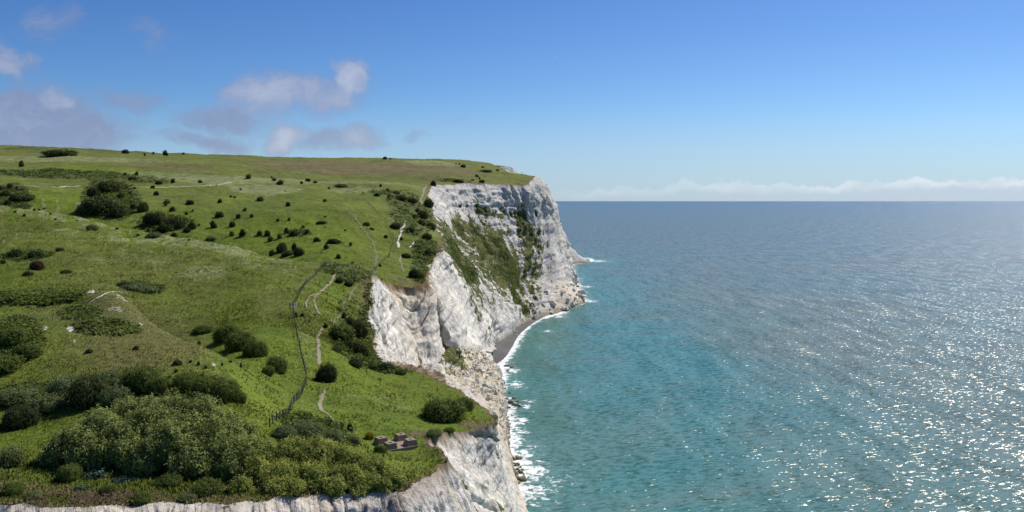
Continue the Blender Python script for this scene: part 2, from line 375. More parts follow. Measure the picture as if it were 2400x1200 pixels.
# slope with fallen rubble: lumpy
rub = sstep(.45, .8, Tn) * sstep(150, 200, Y_) * (1 - sstep(420, 450, Y_) + sstep(570, 600, Y_))* sstep(.55,.8,np.linspace(0,1,NV))[None,:]
Pd[..., 2] += rub * (np.abs(fbm(X_ / 2.2, Y_ / 2.2, Z_ / 2.2, 26, 3)) * 2.6 - .5) * (1 - sstep(.97, 1, np.linspace(0, 1, NV)))[None, :]
# skirt under water
sk = Pd[:, -1:, :] + np.array([1.5, 0, -7.0]); Pd = np.concatenate([Pd, sk], 1)
Ga = np.concatenate([Gn, Gn[:, -1:]], 1); Ta = np.concatenate([Tn, Tn[:, -1:]], 1)
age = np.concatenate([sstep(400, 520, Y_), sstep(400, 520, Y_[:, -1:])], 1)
csa = np.concatenate([cs, cs[:, -1:]], 1)
vpos = np.concatenate([np.linspace(0, 1, NV), [1]])[None, :] * np.ones((NS, 1))
dropm = S_top[:, None, 2] - Pd[..., 2]

# far headland across the next bay
FK = [((1140,392,1100),[(1160,430,1060),(1200,560,1050),(1230,shoreZ(1050,-1),1050)]),
      ((1163,387.5,1000),[(1164,396,999),(1168,420,995),(1220,560,1020),(1250,shoreZ(1030,-1),1030)]),
      ((1185,389.5,1010),[(1187,402,1008),(1190,420,1000),(1240,560,1040),(1270,shoreZ(1050,-1),1050)]),
      ((1203,395,1020),[(1206,408,1018),(1215,430,1010),(1260,560,1050),(1300,shoreZ(1070,-1),1070)]),
      ((1210,404,1035),[(1216,420,1035),(1250,480,1060),(1300,575,1075),(1335,shoreZ(1080,-.5),1080)]),
      ((1225,420,1060),[(1262,465,1085),(1288,520,1095),(1324,578,1095),(1338,604,1088),(1352,shoreZ(1088,-.5),1088)]),
      ((1235,425,1090),[(1275,470,1110),(1300,540,1120),(1334,580,1115),(1356,600,1112),(1384,shoreZ(1122,-.5),1122)]),
      ((1230,425,1140),[(1270,480,1150),(1320,580,1150),(1345,605,1150),(1362,shoreZ(1170,-1),1170)])]
fs = np.arange(len(FK), dtype=float); fp = []
for t, pts in FK:
    P3 = np.array([S(*t)] + [S(*p) for p in pts]); d = np.concatenate([[0], np.cumsum(np.linalg.norm(np.diff(P3, axis=0), axis=1))]); d /= d[-1]
    fp.append(np.stack([np.interp(np.linspace(0, 1, 90), d, P3[:, k]) for k in range(3)], -1))
fp = np.array(fp); FP = pchip(fs, fp.reshape(len(fs), -1), np.linspace(0, len(FK) - 1, 220)).reshape(220, 90, 3)
fn = gnormal(FP)
if fn[60, :, 1].mean() > 0: fn = -fn
fd = ridged(FP[..., 0] / 12, FP[..., 1] / 12, FP[..., 2] / 50, 41, 3) * 1.6 + fbm(FP[..., 0] / 4, FP[..., 1] / 4, FP[..., 2] / 4, 42, 3) * .7
FP = FP + fn * (fd * np.minimum(1, np.arange(90) / 5.0)[None, :])[..., None]
# plateau behind the far rim
back = np.stack([FP[:, 0] + np.array([-60, 50, -2.0]), FP[:, 0] + np.array([-12, 12, .6])], 1)
FP = np.concatenate([back, FP], 1)
# ---------------------------------------------------------------- materials of the ground
def mat_grass():
    t = NT('turf'); p = t.pos()
    lush, pale, dark, bare, dry = (t.attr(k) for k in ('lush', 'pale', 'dark', 'bare', 'dry'))
    n1 = t.noise(p, .035, 4, .6); n2 = t.noise(p, .22, 5, .65); n3 = t.noise(p, 1.6, 4, .7); n4 = t.noise(p, .09, 3, .6, .8)
    olive = t.mix(n2, (.094, .114, .020), (.160, .174, .042))
    green = t.mix(n2, (.080, .132, .008), (.152, .202, .018))
    c = t.mix(t.math('ADD', lush, t.mr(n4, .35, .65, -.22, .22), clamp=True), olive, green)
    pm = t.math('MULTIPLY', t.mr(t.math('ADD', pale, t.mr(n2, .3, .7, -.35, .35)), .25, .7, 0, 1, True), t.mr(n3, .3, .65, .35, 1))
    c = t.mix(pm, c, (.235, .255, .120))
    dm = t.mr(t.math('ADD', dark, t.mr(n2, .3, .7, -.3, .3)), .3, .65, 0, 1, True)
    c = t.mix(t.math('MULTIPLY', dm, .85), c, t.mix(n3, (.034, .052, .016), (.080, .096, .036)))
    drm = t.mr(t.math('ADD', dry, t.mr(n3, .3, .7, -.25, .25)), .25, .7, 0, 1, True)
    c = t.mix(drm, c, t.mix(n2, (.13, .095, .050), (.175, .14, .075)))
    c = t.mix(1.0, c, t.mix(t.mr(n3, .3, .7, 0, 1), (.58, .62, .58), (1.38, 1.34, 1.36)), 'MULTIPLY')
    c = t.mix(1.0, c, t.mix(t.mr(n1, .3, .7, 0, 1), (.74, .78, .84), (1.2, 1.15, 1.02)), 'MULTIPLY')  # broad warm-light and cool-dark tone, standing in for light on the folds
    n5 = t.noise(p, .55, 5, .72)
    c = t.mix(t.mr(n5, .52, .70, 0, .55, True), c, t.mix(n2, (.045, .066, .016), (.085, .105, .030)))
    c = t.mix(t.math('MULTIPLY', t.mr(t.noise(p, .8, 5, .75), .57, .68, 0, .62, True), t.mr(n4, .4, .6, .1, 1)), c, (.22, .225, .10))
    bm = t.mr(t.math('ADD', bare, t.mr(n3, .3, .7, -.35, .35)), .4, .62, 0, 1, True)
    c = t.mix(bm, c, t.mix(n3, (.50, .46, .40), (.68, .65, .60)))
    b = t.bump(n3, .9, .45); b = t.bump(n2, .6, 1.0, b)
    return t.out(t.principled(Base_Color=c, Roughness=.9, Normal=b, **{'Specular IOR Level': .15}))
def mat_chalk(name='chalk', far=False):
    t = NT(name); p = t.pos()
    g, tan, rim, cs = t.attr('green'), t.attr('tan'), t.attr('drop'), t.attr('along')
    fall = t.n('ShaderNodeCombineXYZ', {0: cs, 1: t.math('MULTIPLY', rim, .17), 2: 0.0}).outputs[0]      # down the fall line
    st = t.noise(fall, .20, 6, .64, .5); st2 = t.noise(fall, .75, 5, .66, .3); st3 = t.noise(fall, 2.6, 4, .7)
    nb = t.noise(p, .05, 4, .6); nf = t.noise(p, .50, 6, .68); nff = t.noise(p, 2.0, 4, .7)
    bed = t.noise(t.scalev(p, (.03, .03, 1)), .9, 4, .6)
    c = t.mix(t.mr(st, .42, .64, 0, .8, True), (.83, .785, .69), (.50, .475, .44))
    c = t.mix(t.mr(nb, .44, .60, 0, .75, True), c, (.47, .455, .44))
    c = t.mix(t.mr(st2, .50, .66, 0, .8), c, (.27, .255, .24))
    c = t.mix(t.mr(st3, .50, .72, 0, .35), c, (.40, .38, .355))
    c = t.mix(t.mr(bed, .56, .66, 0, .38), c, (.40, .38, .35))
    c = t.mix(t.mr(nff, .40, .75, 0, .35), c, (.84, .81, .74))
    c = t.mix(t.mr(t.noise(fall, .11, 5, .6, .3), .54, .68, 0, .55, True), c, (.56, .47, .33))
    fb = t.noise(t.n('ShaderNodeCombineXYZ', {0: t.math('MULTIPLY', cs, .012), 1: 0.0, 2: t.math('MULTIPLY', t.n('ShaderNodeSeparateXYZ', {0: p}).outputs[2], .55)}).outputs[0], 1.0, 3, .7)
    c = t.mix(t.math('MULTIPLY', t.mr(fb, .60, .645, 0, .6, True), t.mr(nff, .38, .55, .1, 1)), c, (.23, .22, .21))
    # lichen and black staining in flecks
    fl = t.math('MULTIPLY', t.mr(nf, .53, .60, 0, 1, True), t.mr(nb, .40, .56, .25, 1))
    c = t.mix(t.math('MULTIPLY', fl, .82), c, (.10, .094, .088))
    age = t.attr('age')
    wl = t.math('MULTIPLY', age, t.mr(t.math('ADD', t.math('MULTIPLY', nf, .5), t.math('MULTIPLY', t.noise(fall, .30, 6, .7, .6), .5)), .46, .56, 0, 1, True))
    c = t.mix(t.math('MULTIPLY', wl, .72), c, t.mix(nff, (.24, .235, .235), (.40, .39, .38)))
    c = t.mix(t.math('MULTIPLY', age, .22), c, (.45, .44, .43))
    # iron-stained marl and rubble
    tm = t.mr(t.math('ADD', tan, t.mr(nf, .3, .7, -.35, .35)), .35, .8, 0, 1, True)
    c = t.mix(tm, c, t.mix(st2, (.54, .45, .32), (.68, .61, .49)))
    c = t.mix(t.math('MULTIPLY', tm, t.mr(nff, .52, .66, 0, .6)), c, (.22, .185, .14))
    sm = t.math('MULTIPLY', t.mr(t.math('ADD', rim, t.mr(st2, .3, .7, -1.6, 1.6)), .1, t.math('MULTIPLY_ADD', t.math('MAXIMUM', t.math('SUBTRACT', tan, .45), 0.0), 7.0, 2.2), 1, 0, True), t.mr(tan, 0.05, .35, 0.15, 1))
    c = t.mix(sm, c, t.mix(nff, (.13, .085, .048), (.30, .205, .115)))
    # grass and scrub that hold on ledges, streaked down the fall line
    gs = t.math('ADD', t.math('MULTIPLY', t.noise(fall, .13, 6, .70, .8), .45), t.math('MULTIPLY', t.noise(p, .13, 6, .72, .5), .55))
    gm = t.mr(t.math('ADD', g, t.mr(gs, .36, .64, -.68, .68)), .46, .54, 0, 1, True)
    gc = t.mix(nf, (.060, .074, .020), (.155, .150, .052))
    gc = t.mix(t.mr(t.noise(p, .11, 4, .6), .45, .6, 0, .9, True), gc, t.mix(nff, (.036, .050, .016), (.085, .098, .034)))
    c = t.mix(gm, c, gc)
    z = t.n('ShaderNodeSeparateXYZ', {0: p}).outputs[2]
    wet = t.mr(t.math('ADD', z, t.mr(nf, .3, .7, -1.6, 1.6)), 1.0, 4.5, .85, 0, True)
    c = t.mix(wet, c, t.mix(nff, (.12, .10, .075), (.26, .225, .15)))
    b = t.bump(nff, .5, .22); b = t.bump(nf, .7, .8, b); b = t.bump(st2, .55, .9, b); b = t.bump(st3, .6, .35, b)
    return t.out(t.principled(Base_Color=c, Roughness=.92, Normal=b, **{'Specular IOR Level': .12}))
M_GRASS = mat_grass(); M_CHALK = mat_chalk()

# ---------------------------------------------------------------- what grows where, with mound shade painted in (patches surveyed on the ground)
lush = np.clip(.35 + 0 * Xg, 0, 1); pale = np.zeros_like(Xg); dark = np.zeros_like(Xg); bare = np.zeros_like(Xg); dry = np.zeros_like(Xg)
LY = np.log(Yg)
def patch(arr, px, py, rx, ry, v, soft=.6):
    u0 = (px - CX) / F
    c = ground(px, py); a = ground(px, py - ry); b = ground(px, py + ry)
    l0 = math.log(c[1]); ru = rx / F
    up = max(math.log(a[1]) - l0, .012); dn = max(l0 - math.log(b[1]), .012)
    up = min(up, .5); dn = min(dn, .5)
    dl = LY - l0
    d = np.sqrt(((U - u0) / ru) ** 2 + np.where(dl > 0, dl / up, dl / dn) ** 2)
    w = sstep(1 + soft * .5, 1 - soft * .5, d) * v
    np.maximum(arr, w, out=arr) if v > 0 else np.minimum(arr, arr * (1 + w), out=arr)
lush[:] = .35 + .35 * sstep(200, 150, Yg) - .42 * sstep(500, 620, Yg) + .2 * sstep(320, 340, Yg) * sstep(450, 400, Yg)
for a in [(880,960,330,110,1),(640,950,140,120,.95),(560,720,150,90,.9),(430,700,120,30,.95),(640,790,80,90,.95),(330,735,60,20,.9),(640,550,260,50,.9),(700,590,160,24,1),(420,515,120,30,.85),(160,470,120,22,.95),(60,640,120,30,.9),(40,1010,150,40,.95),(600,500,300,50,.6),(900,660,80,14,1),(780,700,60,60,.85),(250,400,160,14,.8),(300,1120,340,35,.7),(900,600,70,60,.6),(1000,1110,80,40,.6)]: patch(lush, *a)
for a in [(200,515,260,16,.55),(420,565,160,12,.75),(520,578,60,12,1),(620,600,130,9,.85),(80,490,110,8,.8),(150,478,70,8,.8),(450,420,200,8,.7),(620,445,90,14,.7),(160,372,260,7,.6),(1030,384,90,7,.6),(300,620,160,20,.35),(480,640,60,18,.6),(850,445,90,8,.6),(960,530,60,16,.5),(600,420,420,5,.55),(500,425,60,12,.5),(720,790,25,80,.35),(900,940,120,12,.3),(830,650,60,24,.35)]: patch(pale, *a)
for a in [(140,408,170,12,.8),(300,420,120,9,.6),(95,700,115,18,.75),(250,770,90,22,.5),(190,735,50,20,.6),(330,675,60,14,.7),(960,500,60,60,.55),(1000,600,40,50,.6),(930,460,70,14,.6),(810,640,70,26,.5),(830,760,50,90,.42),(830,820,60,40,.45),(900,862,70,14,.8),(40,800,60,60,.7),(60,930,90,30,.5),(220,915,110,40,.45),(320,895,90,40,.4),(490,910,90,34,.4),(990,650,30,24,.7),(700,548,30,10,.6),(390,525,70,22,.8),(260,470,70,50,.8),(30,460,40,30,.8),(60,600,70,14,.6),(290,775,120,50,.35),(1090,1085,0.1,.1,0),(880,405,330,5,.35),(1000,990,60,20,.2),(1080,425,60,4,.6),(740,1010,90,30,.7),(300,800,90,40,.3),(380,640,30,10,.2),(60,348,60,5,.6),(230,352,160,4,.5)]:  # dark growth; on the mound bank and hollow, shade painted as dark ground
    if a[2] > 1: patch(dark, *a)
for a in [(330,790,190,95,-.95),(120,700,150,25,-.5),(150,830,120,60,-.4)]: patch(lush, *a, .9)
for a in [(330,800,180,85,.39),(110,735,110,16,.34),(250,725,90,24,.40)]: patch(dry, *a, .9)
for a in [(212,684,11,4,.9),(120,688,2,2,.4),(165,770,9,3,.62),(105,770,9,5,.55),(85,828,5,3,.5),(270,725,22,5,.45),(330,760,5,3,.5),(500,855,7,3,.5),(175,800,3,4,.5),(290,700,20,6,.42),(790,634,7,3,.6),(985,1062,8,3,.3)]: patch(bare, *a)
for a in [(300,1170,330,8,.5),(60,1150,120,14,.5),(720,1165,200,16,.8),(640,710,50,50,.35),(500,680,120,40,.25),(1040,440,60,5,.5),(1100,425,140,6,.45),(860,700,16,60,.5),(1010,1020,60,10,.6),(1120,995,50,7,.7),(1050,1075,40,10,.6),(850,395,300,16,.55),(380,392,160,9,.45),(250,640,200,40,.2),(960,664,60,6,.5)]: patch(dry, *a)
# crests: pale wind-dried grass on the brow, fresh growth in the dip behind
_run = np.minimum.accumulate(Qg, axis=0); hid = Qg > _run + 1.0
for j in range(0, NCOL):
    for lo, hi, kk in ((245, 372, 0), (118, 172, 1)):
        if PXg[0, j] > (760, 640)[kk]: continue
        rows = np.where(hid[:, j] & (Yg[:, j] > lo) & (Yg[:, j] < hi))[0]
        if len(rows) < 2: continue
        i0 = rows[0]; d = LY[i0, j] - LY[:, j]
        brow = np.where(d >= 0, np.exp(-np.clip(d, 0, 9) / (.05, .022)[kk]), 0)
        pale[:, j] = np.maximum(pale[:, j], brow * (.95, .3)[kk])
        beh = (d < 0) & (d > -.30); lush[:, j] = np.where(beh, np.maximum(lush[:, j], 1.0), lush[:, j]); pale[:, j] = np.where(beh, pale[:, j] * .2, pale[:, j])
# the rim itself is worn to soil
rimd = (UE[:, None] - U) * Yg
dry = np.maximum(dry, sstep(1.6, .2, rimd / np.clip(Yg / 220, .5, 2)) * .8)
lipd = Yg - Yg[0][None, :]
dry = np.maximum(dry, sstep(1.5, .2, lipd) * .7); bare = np.maximum(bare, sstep(1.3, .1, lipd) * .8)
ob = link('hill', mesh_from('hill', np.stack([Xg, Yg, Zg], -1).reshape(-1, 3), grid_faces(NR, NCOL)[:, ::1], [M_GRASS], {'lush': lush, 'pale': pale, 'dark': dark, 'bare': bare, 'dry': dry}))
tag(ob, 'rolling green downland rising from the cliff edge to the skyline', 'hill', kind='structure')
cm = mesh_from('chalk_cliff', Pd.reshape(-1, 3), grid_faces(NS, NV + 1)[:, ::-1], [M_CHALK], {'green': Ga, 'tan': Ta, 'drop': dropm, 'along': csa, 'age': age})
tag(link('chalk_cliff', cm), 'white chalk cliffs running from the near rim to the headland', 'cliff', kind='structure')
nF = FP.shape[1]
fg = np.full(FP.shape[:2], 0.12); fg[:, :3] = 1.0
fm = mesh_from('far_cliff', FP.reshape(-1, 3), grid_faces(220, nF)[:, ::-1], [M_CHALK], {'green': fg, 'tan': np.zeros_like(fg), 'drop': 5 + np.arange(nF)[None, :] * 1.2 + 0 * fg, 'along': np.arange(220)[:, None] * 1.1 + 0 * fg, 'age': np.ones_like(fg)})
tag(link('far_cliff', fm), 'far chalk headland just showing past the nearer one', 'cliff', kind='structure')

# ---------------------------------------------------------------- sea
SHORE = [(3.0,40),(7,60),(8,80),(9.6,97),(8.5,110),(9.5,130),(8.6,142),(8,165)] + [(S(x, y, F*H/(y-HY))[0], F*H/(y-HY)) for x, y in
  [(1232,1240),(1207,1140),(1198,1070),(1190,1005),(1184,962),(1180,940),(1176,902),(1173,870),(1180,845),(1198,826),(1210,803),(1222,782),(1240,763),(1264,748),(1300,738),(1335,720),(1366,707),(1350,690),(1348,665),(1338,640),(1330,622),(1352,617),(1384,613)]] + [(110,1180),(60,1300),(0,1600)]
SHORE = np.array(SHORE, float)
def shore_dist(X, Y):
    d = np.full(np.shape(X), 1e9)
    for (x0, y0), (x1, y1) in zip(SHORE[:-1], SHORE[1:]):
        vx, vy = x1 - x0, y1 - y0; l2 = vx*vx + vy*vy
        t = np.clip(((X - x0) * vx + (Y - y0) * vy) / l2, 0, 1)
        d = np.minimum(d, np.hypot(X - x0 - t * vx, Y - y0 - t * vy))
    return d
th = np.unique(np.concatenate([np.linspace(-1.9, -.1, 30), np.linspace(-.1, .13, 170), np.linspace(.13, .8, 110), np.linspace(.8, 1.9, 20)]))
lr = np.unique(np.concatenate([np.linspace(math.log(2), math.log(150), 20), np.linspace(math.log(150), math.log(1300), 420), np.linspace(math.log(1300), math.log(260000), 120)]))
R_, T_ = np.exp(lr)[:, None], th[None, :]
Xs = R_ * np.sin(T_); Ys = R_ * np.cos(T_)
sd = shore_dist(Xs, Ys)
us = np.clip(Xs / np.maximum(Ys, 1), -1, 1)
# surf strength along the coast: strong on the rocks and the beach, fading elsewhere
surf = np.ones_like(sd)
beach_w = sstep(405, 430, Ys) * sstep(600, 575, Ys)
wid = 4.2 - 1.2 * beach_w + 2.2 * sstep(560, 700, Ys) + 2.5 * sstep(330, 270, Ys) * sstep(190, 230, Ys)
wid = wid * np.clip(1.1 + 1.5 * fbm(Xs / 16, Ys / 16, seed=62, o=3) * (1 - .8 * beach_w), .3, 3.0)
foam = np.exp(-sd / wid) * sstep(1500, 1250, Ys)
for px, py, rad in [(1252,1105,6),(1228,1062,5),(1212,1012,5),(1207,900,6),(1200,868,5),(1243,940,2.5),(1222,985,4),(1232,955,3),(1310,742,6),(1384,706,8),(1376,672,7),(1404,612,16),(1382,592,9),(1285,776,3)]:
    yy = F * H / (py - HY); xx = (px - CX) / F * yy
    foam = np.maximum(foam, .85 * np.exp(-np.hypot((Xs - xx), (Ys - yy) * .55) / rad))
shal = np.exp(-sd / 60.0)
tone = np.clip(sstep(20, 150, sd + 45 * fbm(Xs / 70, Ys / 160, seed=61, o=4)) - .8 * np.exp(-((Xs - 60) / 55) ** 2 - ((Ys - 430) / 110) ** 2), 0, 1)
def mat_sea():
    t = NT('sea_water'); p = t.pos()
    foam, shal = t.attr('foam'), t.attr('shallow')
    dist = t.n('ShaderNodeVectorMath', {0: p}, operation='LENGTH').outputs['Value']
    ld = t.math('LOGARITHM', dist, 10.0)
    # stretched swell coordinates: crests run across the view from lower left to upper right
    rot = t.n('ShaderNodeVectorRotate', {'Vector': p, 'Angle': math.radians(-24)}, rotation_type='Z_AXIS').outputs[0]
    n_sw = t.noise(t.scalev(rot, (.05, .14, 0)), 1.0, 3, .5, .3)
    n_md = t.noise(t.scalev(rot, (.22, .50, 0)), 1.0, 4, .6, .4)
    n_sm = t.noise(t.scalev(rot, (.9, 1.7, 0)), 1.0, 4, .65)
    n_pt = t.noise(t.scalev(p, (.0075, .0045, 0)), 1.0, 4, .55, .8)
    n_p2 = t.noise(t.scalev(rot, (.006, .03, 0)), 1.0, 4, .6, .5)
    tone = t.attr('tone')
    col_near = t.mix(t.mr(n_pt, .42, .60, 0, 1, True), (.034, .160, .152), (.088, .156, .118))
    col_grey = t.mix(t.mr(n_pt, .4, .62, 0, 1, True), (.096, .144, .108), (.122, .150, .104))
    c = t.mix(tone, col_near, col_grey)
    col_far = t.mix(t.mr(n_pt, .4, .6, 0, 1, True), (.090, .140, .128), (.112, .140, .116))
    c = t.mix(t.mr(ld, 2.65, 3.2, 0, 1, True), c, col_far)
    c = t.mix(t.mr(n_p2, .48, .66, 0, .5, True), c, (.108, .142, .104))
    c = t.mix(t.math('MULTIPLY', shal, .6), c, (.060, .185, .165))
    c = t.mix(t.mr(ld, 3.3, 4.3, 0, .9, True), c, (.085, .142, .172))  # paler far water: distance haze painted into the base colour
    # surf: lacy foam near rocks and the beach
    fn = t.noise(p, .35, 6, .7, .6); fn2 = t.noise(p, 1.4, 4, .7)
    fsum = t.math('ADD', foam, t.math('ADD', t.mr(fn, .25, .75, -.55, .55), t.mr(fn2, .25, .75, -.2, .2)))
    fm = t.mr(fsum, .50, .72, 0, 1, True)
    milky = t.mr(t.math('ADD', foam, t.mr(fn, .3, .7, -.12, .12)), .02, .7, 0, .6, True)
    c = t.mix(milky, c, (.14, .26, .25))
    # scattered white caps offshore
    wc = t.math('MULTIPLY', t.mr(t.noise(t.scalev(rot, (.16, .42, 0)), 1.0, 5, .68, .2), .715, .76, 0, 1, True), t.mr(ld, 2.35, 2.7, 0, .55))
    fm = t.math('MAXIMUM', fm, wc)
    c = t.mix(fm, c, (.78, .80, .80))
    # slopes of the water surface: swell along the coast, wind chop and ripples
    def slope(sc, vec, seed, amt, det=3, ro=.55):
        nn = t.noise(t.n('ShaderNodeVectorMath', {0: t.scalev(vec, sc), 1: (seed, seed * 1.7, 0)}, operation='ADD').outputs[0], 1.0, det, ro, .2, color=True)
        return t.scalev(t.n('ShaderNodeVectorMath', {0: nn, 1: (.5, .5, .5)}, operation='SUBTRACT').outputs[0], amt)
    add = lambda x, y: t.n('ShaderNodeVectorMath', {0: x, 1: y}, operation='ADD').outputs[0]
    mulv = lambda x, y: t.n('ShaderNodeVectorMath', {0: x, 1: y}, operation='MULTIPLY').outputs[0]
    chop = slope((.34, .78, 0), rot, 9.3, (1, 1, 0), 4, .58)
    chop3 = t.scalev(mulv(mulv(chop, chop), chop), (SEA_TAIL,) * 3)          # a few steep facets that catch the sun
    sl = add(slope((.11, .020, 0), p, 3.1, (.85, .2, 0), 2), add(add(t.scalev(chop, (1.0, 2.0, 0)), chop3), slope((1.1, 2.0, 0), rot, 5.7, (.5, .7, 0), 2, .6)))
    b = t.n('ShaderNodeVectorMath', {0: add(sl, (0, 0, 1))}, operation='NORMALIZE').outputs[0]
    rough = t.mix(fm, (.28, .28, .28), (.8, .8, .8))
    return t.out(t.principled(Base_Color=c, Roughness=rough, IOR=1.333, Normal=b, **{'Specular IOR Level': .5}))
SEA_TAIL = 45.0
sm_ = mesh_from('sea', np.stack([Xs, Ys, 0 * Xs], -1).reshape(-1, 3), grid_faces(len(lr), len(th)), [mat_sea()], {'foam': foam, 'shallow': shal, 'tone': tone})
tag(link('sea', sm_), 'choppy turquoise and grey-blue sea reaching the horizon', 'sea', kind='structure')

# shingle beach in the bay under the cliff
inner = np.array([(1128,shoreZ(437,3),437),(1150,shoreZ(446,3),446),(1163,shoreZ(466,3),466),(1186,shoreZ(506,3),506),(1205,shoreZ(532,3),532),(1222,shoreZ(556,3),556),(1240,shoreZ(572,3),572),(1262,shoreZ(582,2),582)])
outer = np.array([(1160,shoreZ(408,-.6),408),(1190,shoreZ(432,-.6),432),(1206,shoreZ(462,-.6),462),(1221,shoreZ(505,-.6),505),(1236,shoreZ(530,-.6),530),(1254,shoreZ(556,-.6),556),(1268,shoreZ(574,-.6),574),(1280,shoreZ(588,-.6),588)])
I3 = np.array([S(*p) for p in inner]); O3 = np.array([S(*p) for p in outer])
I3[:, 0] -= 3.0
ss = np.linspace(0, 7, 160); I3 = pchip(np.arange(8.), I3, ss); O3 = pchip(np.arange(8.), O3, ss)
tt = np.linspace(0, 1, 26)
B3 = I3[:, None] * (1 - tt)[None, :, None] + O3[:, None] * tt[None, :, None]
B3[..., 2] += fbm(B3[..., 0] / 3, B3[..., 1] / 3, seed=71, o=3) * .25 * (1 - tt)[None, :] + .35 * np.sin(tt * 9)[None, :] * .25
def mat_shingle():
    t = NT('shingle'); p = t.pos(); n = t.noise(p, 1.2, 5, .7); n2 = t.noise(p, .12, 3, .6)
    c = t.mix(n, (.026, .021, .021), (.075, .062, .060)); c = t.mix(t.mr(n2, .5, .65, 0, .6), c, (.11, .10, .10))
    return t.out(t.principled(Base_Color=c, Roughness=.75, Normal=t.bump(n, .6, .3)))
tag(link('beach', mesh_from('beach', B3.reshape(-1, 3), grid_faces(160, 26)[:, ::-1], [mat_shingle()])), 'dark shingle beach curving below the chalk cliff', 'beach', kind='structure')
# ---------------------------------------------------------------- foliage
def mat_leaf(name, dark, light, trans=.25, spec=.10):
    t = NT(name); tint = t.attr('tint'); r = t.n('ShaderNodeObjectInfo').outputs['Random']
    c = t.mix(tint, dark, light)
    c = t.mix(1.0, c, t.mix(r, (.84, .86, .82), (1.14, 1.08, 1.06)), 'MULTIPLY')
    pb = t.principled(Base_Color=c, Roughness=.7, **{'Specular IOR Level': spec})
    tr = t.n('ShaderNodeBsdfTranslucent', {'Color': c}).outputs[0]
    ms = t.n('ShaderNodeMixShader', {0: min(.4, trans * 1.35), 1: pb, 2: tr}).outputs[0]
    return t.out(ms)
M_DARK = mat_leaf('hawthorn_leaves', (.024, .036, .012), (.078, .100, .034))
M_WOOD = mat_leaf('thicket_leaves', (.036, .052, .016), (.125, .145, .046))
M_MID = mat_leaf('bush_leaves', (.042, .070, .014), (.185, .235, .052))
M_GREY = mat_leaf('grey_leaves', (.060, .088, .032), (.230, .275, .110))
M_OLIVE = mat_leaf('shrub_leaves', (.075, .108, .024), (.400, .445, .140), .3)
M_YEL = mat_leaf('flower_shrub_leaves', (.078, .114, .020), (.420, .450, .110), .3)
M_GOLD = mat_leaf('yellow_blossom', (.11, .12, .015), (.46, .38, .03), .3)
M_LIME = mat_leaf('lime_leaves', (.08, .11, .03), (.26, .32, .12), .3)
M_RED = mat_leaf('russet_leaves', (.040, .026, .014), (.10, .062, .034))
M_GLAU = mat_leaf('sea_cabbage_leaves', (.03, .055, .04), (.09, .15, .11), .2)
def mat_bark():
    t = NT('bark'); n = t.noise(t.pos(), 9, 4, .6)
    return t.out(t.principled(Base_Color=t.mix(n, (.06, .045, .035), (.16, .13, .10)), Roughness=.9))
M_BARK = mat_bark()
def leaf_cloud(r, P, N, size, tint, asp=.6):
    n = len(P)
    nn = N + r.normal(0, .55, (n, 3)); nn[:, 2] += .25; nn /= np.linalg.norm(nn, axis=1, keepdims=True)
    a = r.normal(0, 1, (n, 3)); t = np.cross(nn, a); t /= np.linalg.norm(t, axis=1, keepdims=True) + 1e-9
    b = np.cross(nn, t)
    s = (size * r.uniform(.6, 1.35, n))[:, None]
    V = np.stack([P - t * s, P + b * s * asp + nn * s * .12, P + t * s, P - b * s * asp + nn * s * .12], 1).reshape(-1, 3)
    return V, np.arange(4 * n).reshape(n, 4), np.repeat(tint, 4)
def lobes_shell(r, lobes, n, seed, inner=.72, ground=None):
    """points on the outside of a union of ellipsoid lobes (cx,cy,cz,rx,ry,rz)"""
    L = np.array(lobes, float); area = (L[:, 3] * L[:, 4] + L[:, 3] * L[:, 5] + L[:, 4] * L[:, 5]); pr = area / area.sum()
    k = r.choice(len(L), n * 3, p=pr)
    d = r.normal(0, 1, (n * 3, 3)); d /= np.linalg.norm(d, axis=1, keepdims=True)
    rad = 1 + fbm(d[:, 0] * 2.6 + k * 7.1, d[:, 1] * 2.6, d[:, 2] * 2.6, seed, 4, .65) * .55 + r.normal(0, .06, n * 3) - np.abs(r.normal(0, .08, n * 3))
    P = L[k, :3] + d * L[k, 3:] * rad[:, None]
    ok = np.ones(len(P), bool)
    for j in range(len(L)):
        q = (((P - L[j, :3]) / L[j, 3:]) ** 2).sum(1)
        ok &= ~((q < inner ** 2) & (k != j))
    if ground is not None: ok &= P[:, 2] > ground
    P, d, k = P[ok][:n], d[ok][:n], k[ok][:n]
    N = d / L[k, 3:]; N /= np.linalg.norm(N, axis=1, keepdims=True)
    return P, N, k
def core_mesh(lobes, sc=.80, seed=0, seg=12):
    V, Fc, o = [], [], 0
    ph = np.linspace(0, math.pi, 8)[:, None]; tq = np.linspace(0, 2 * math.pi, seg, endpoint=False)[None, :]
    D = np.stack([np.sin(ph) * np.cos(tq), np.sin(ph) * np.sin(tq), np.cos(ph) * np.ones_like(tq)], -1).reshape(-1, 3)
    i = (np.arange(7)[:, None] * seg); j = np.arange(seg)[None, :]; j2 = (j + 1) % seg
    f = np.stack([i + j, i + seg + j, i + seg + j2, i + j2], -1).reshape(-1, 4)
    for k, l in enumerate(lobes):
        rad = sc * (1 + .12 * vnoise(D[:, 0] * 2 + k * 9, D[:, 1] * 2, D[:, 2] * 2, seed))
        V.append(np.array(l[:3]) + D * np.array(l[3:]) * rad[:, None]); Fc.append(f + o); o += len(D)
    return np.concatenate(V), np.concatenate(Fc)
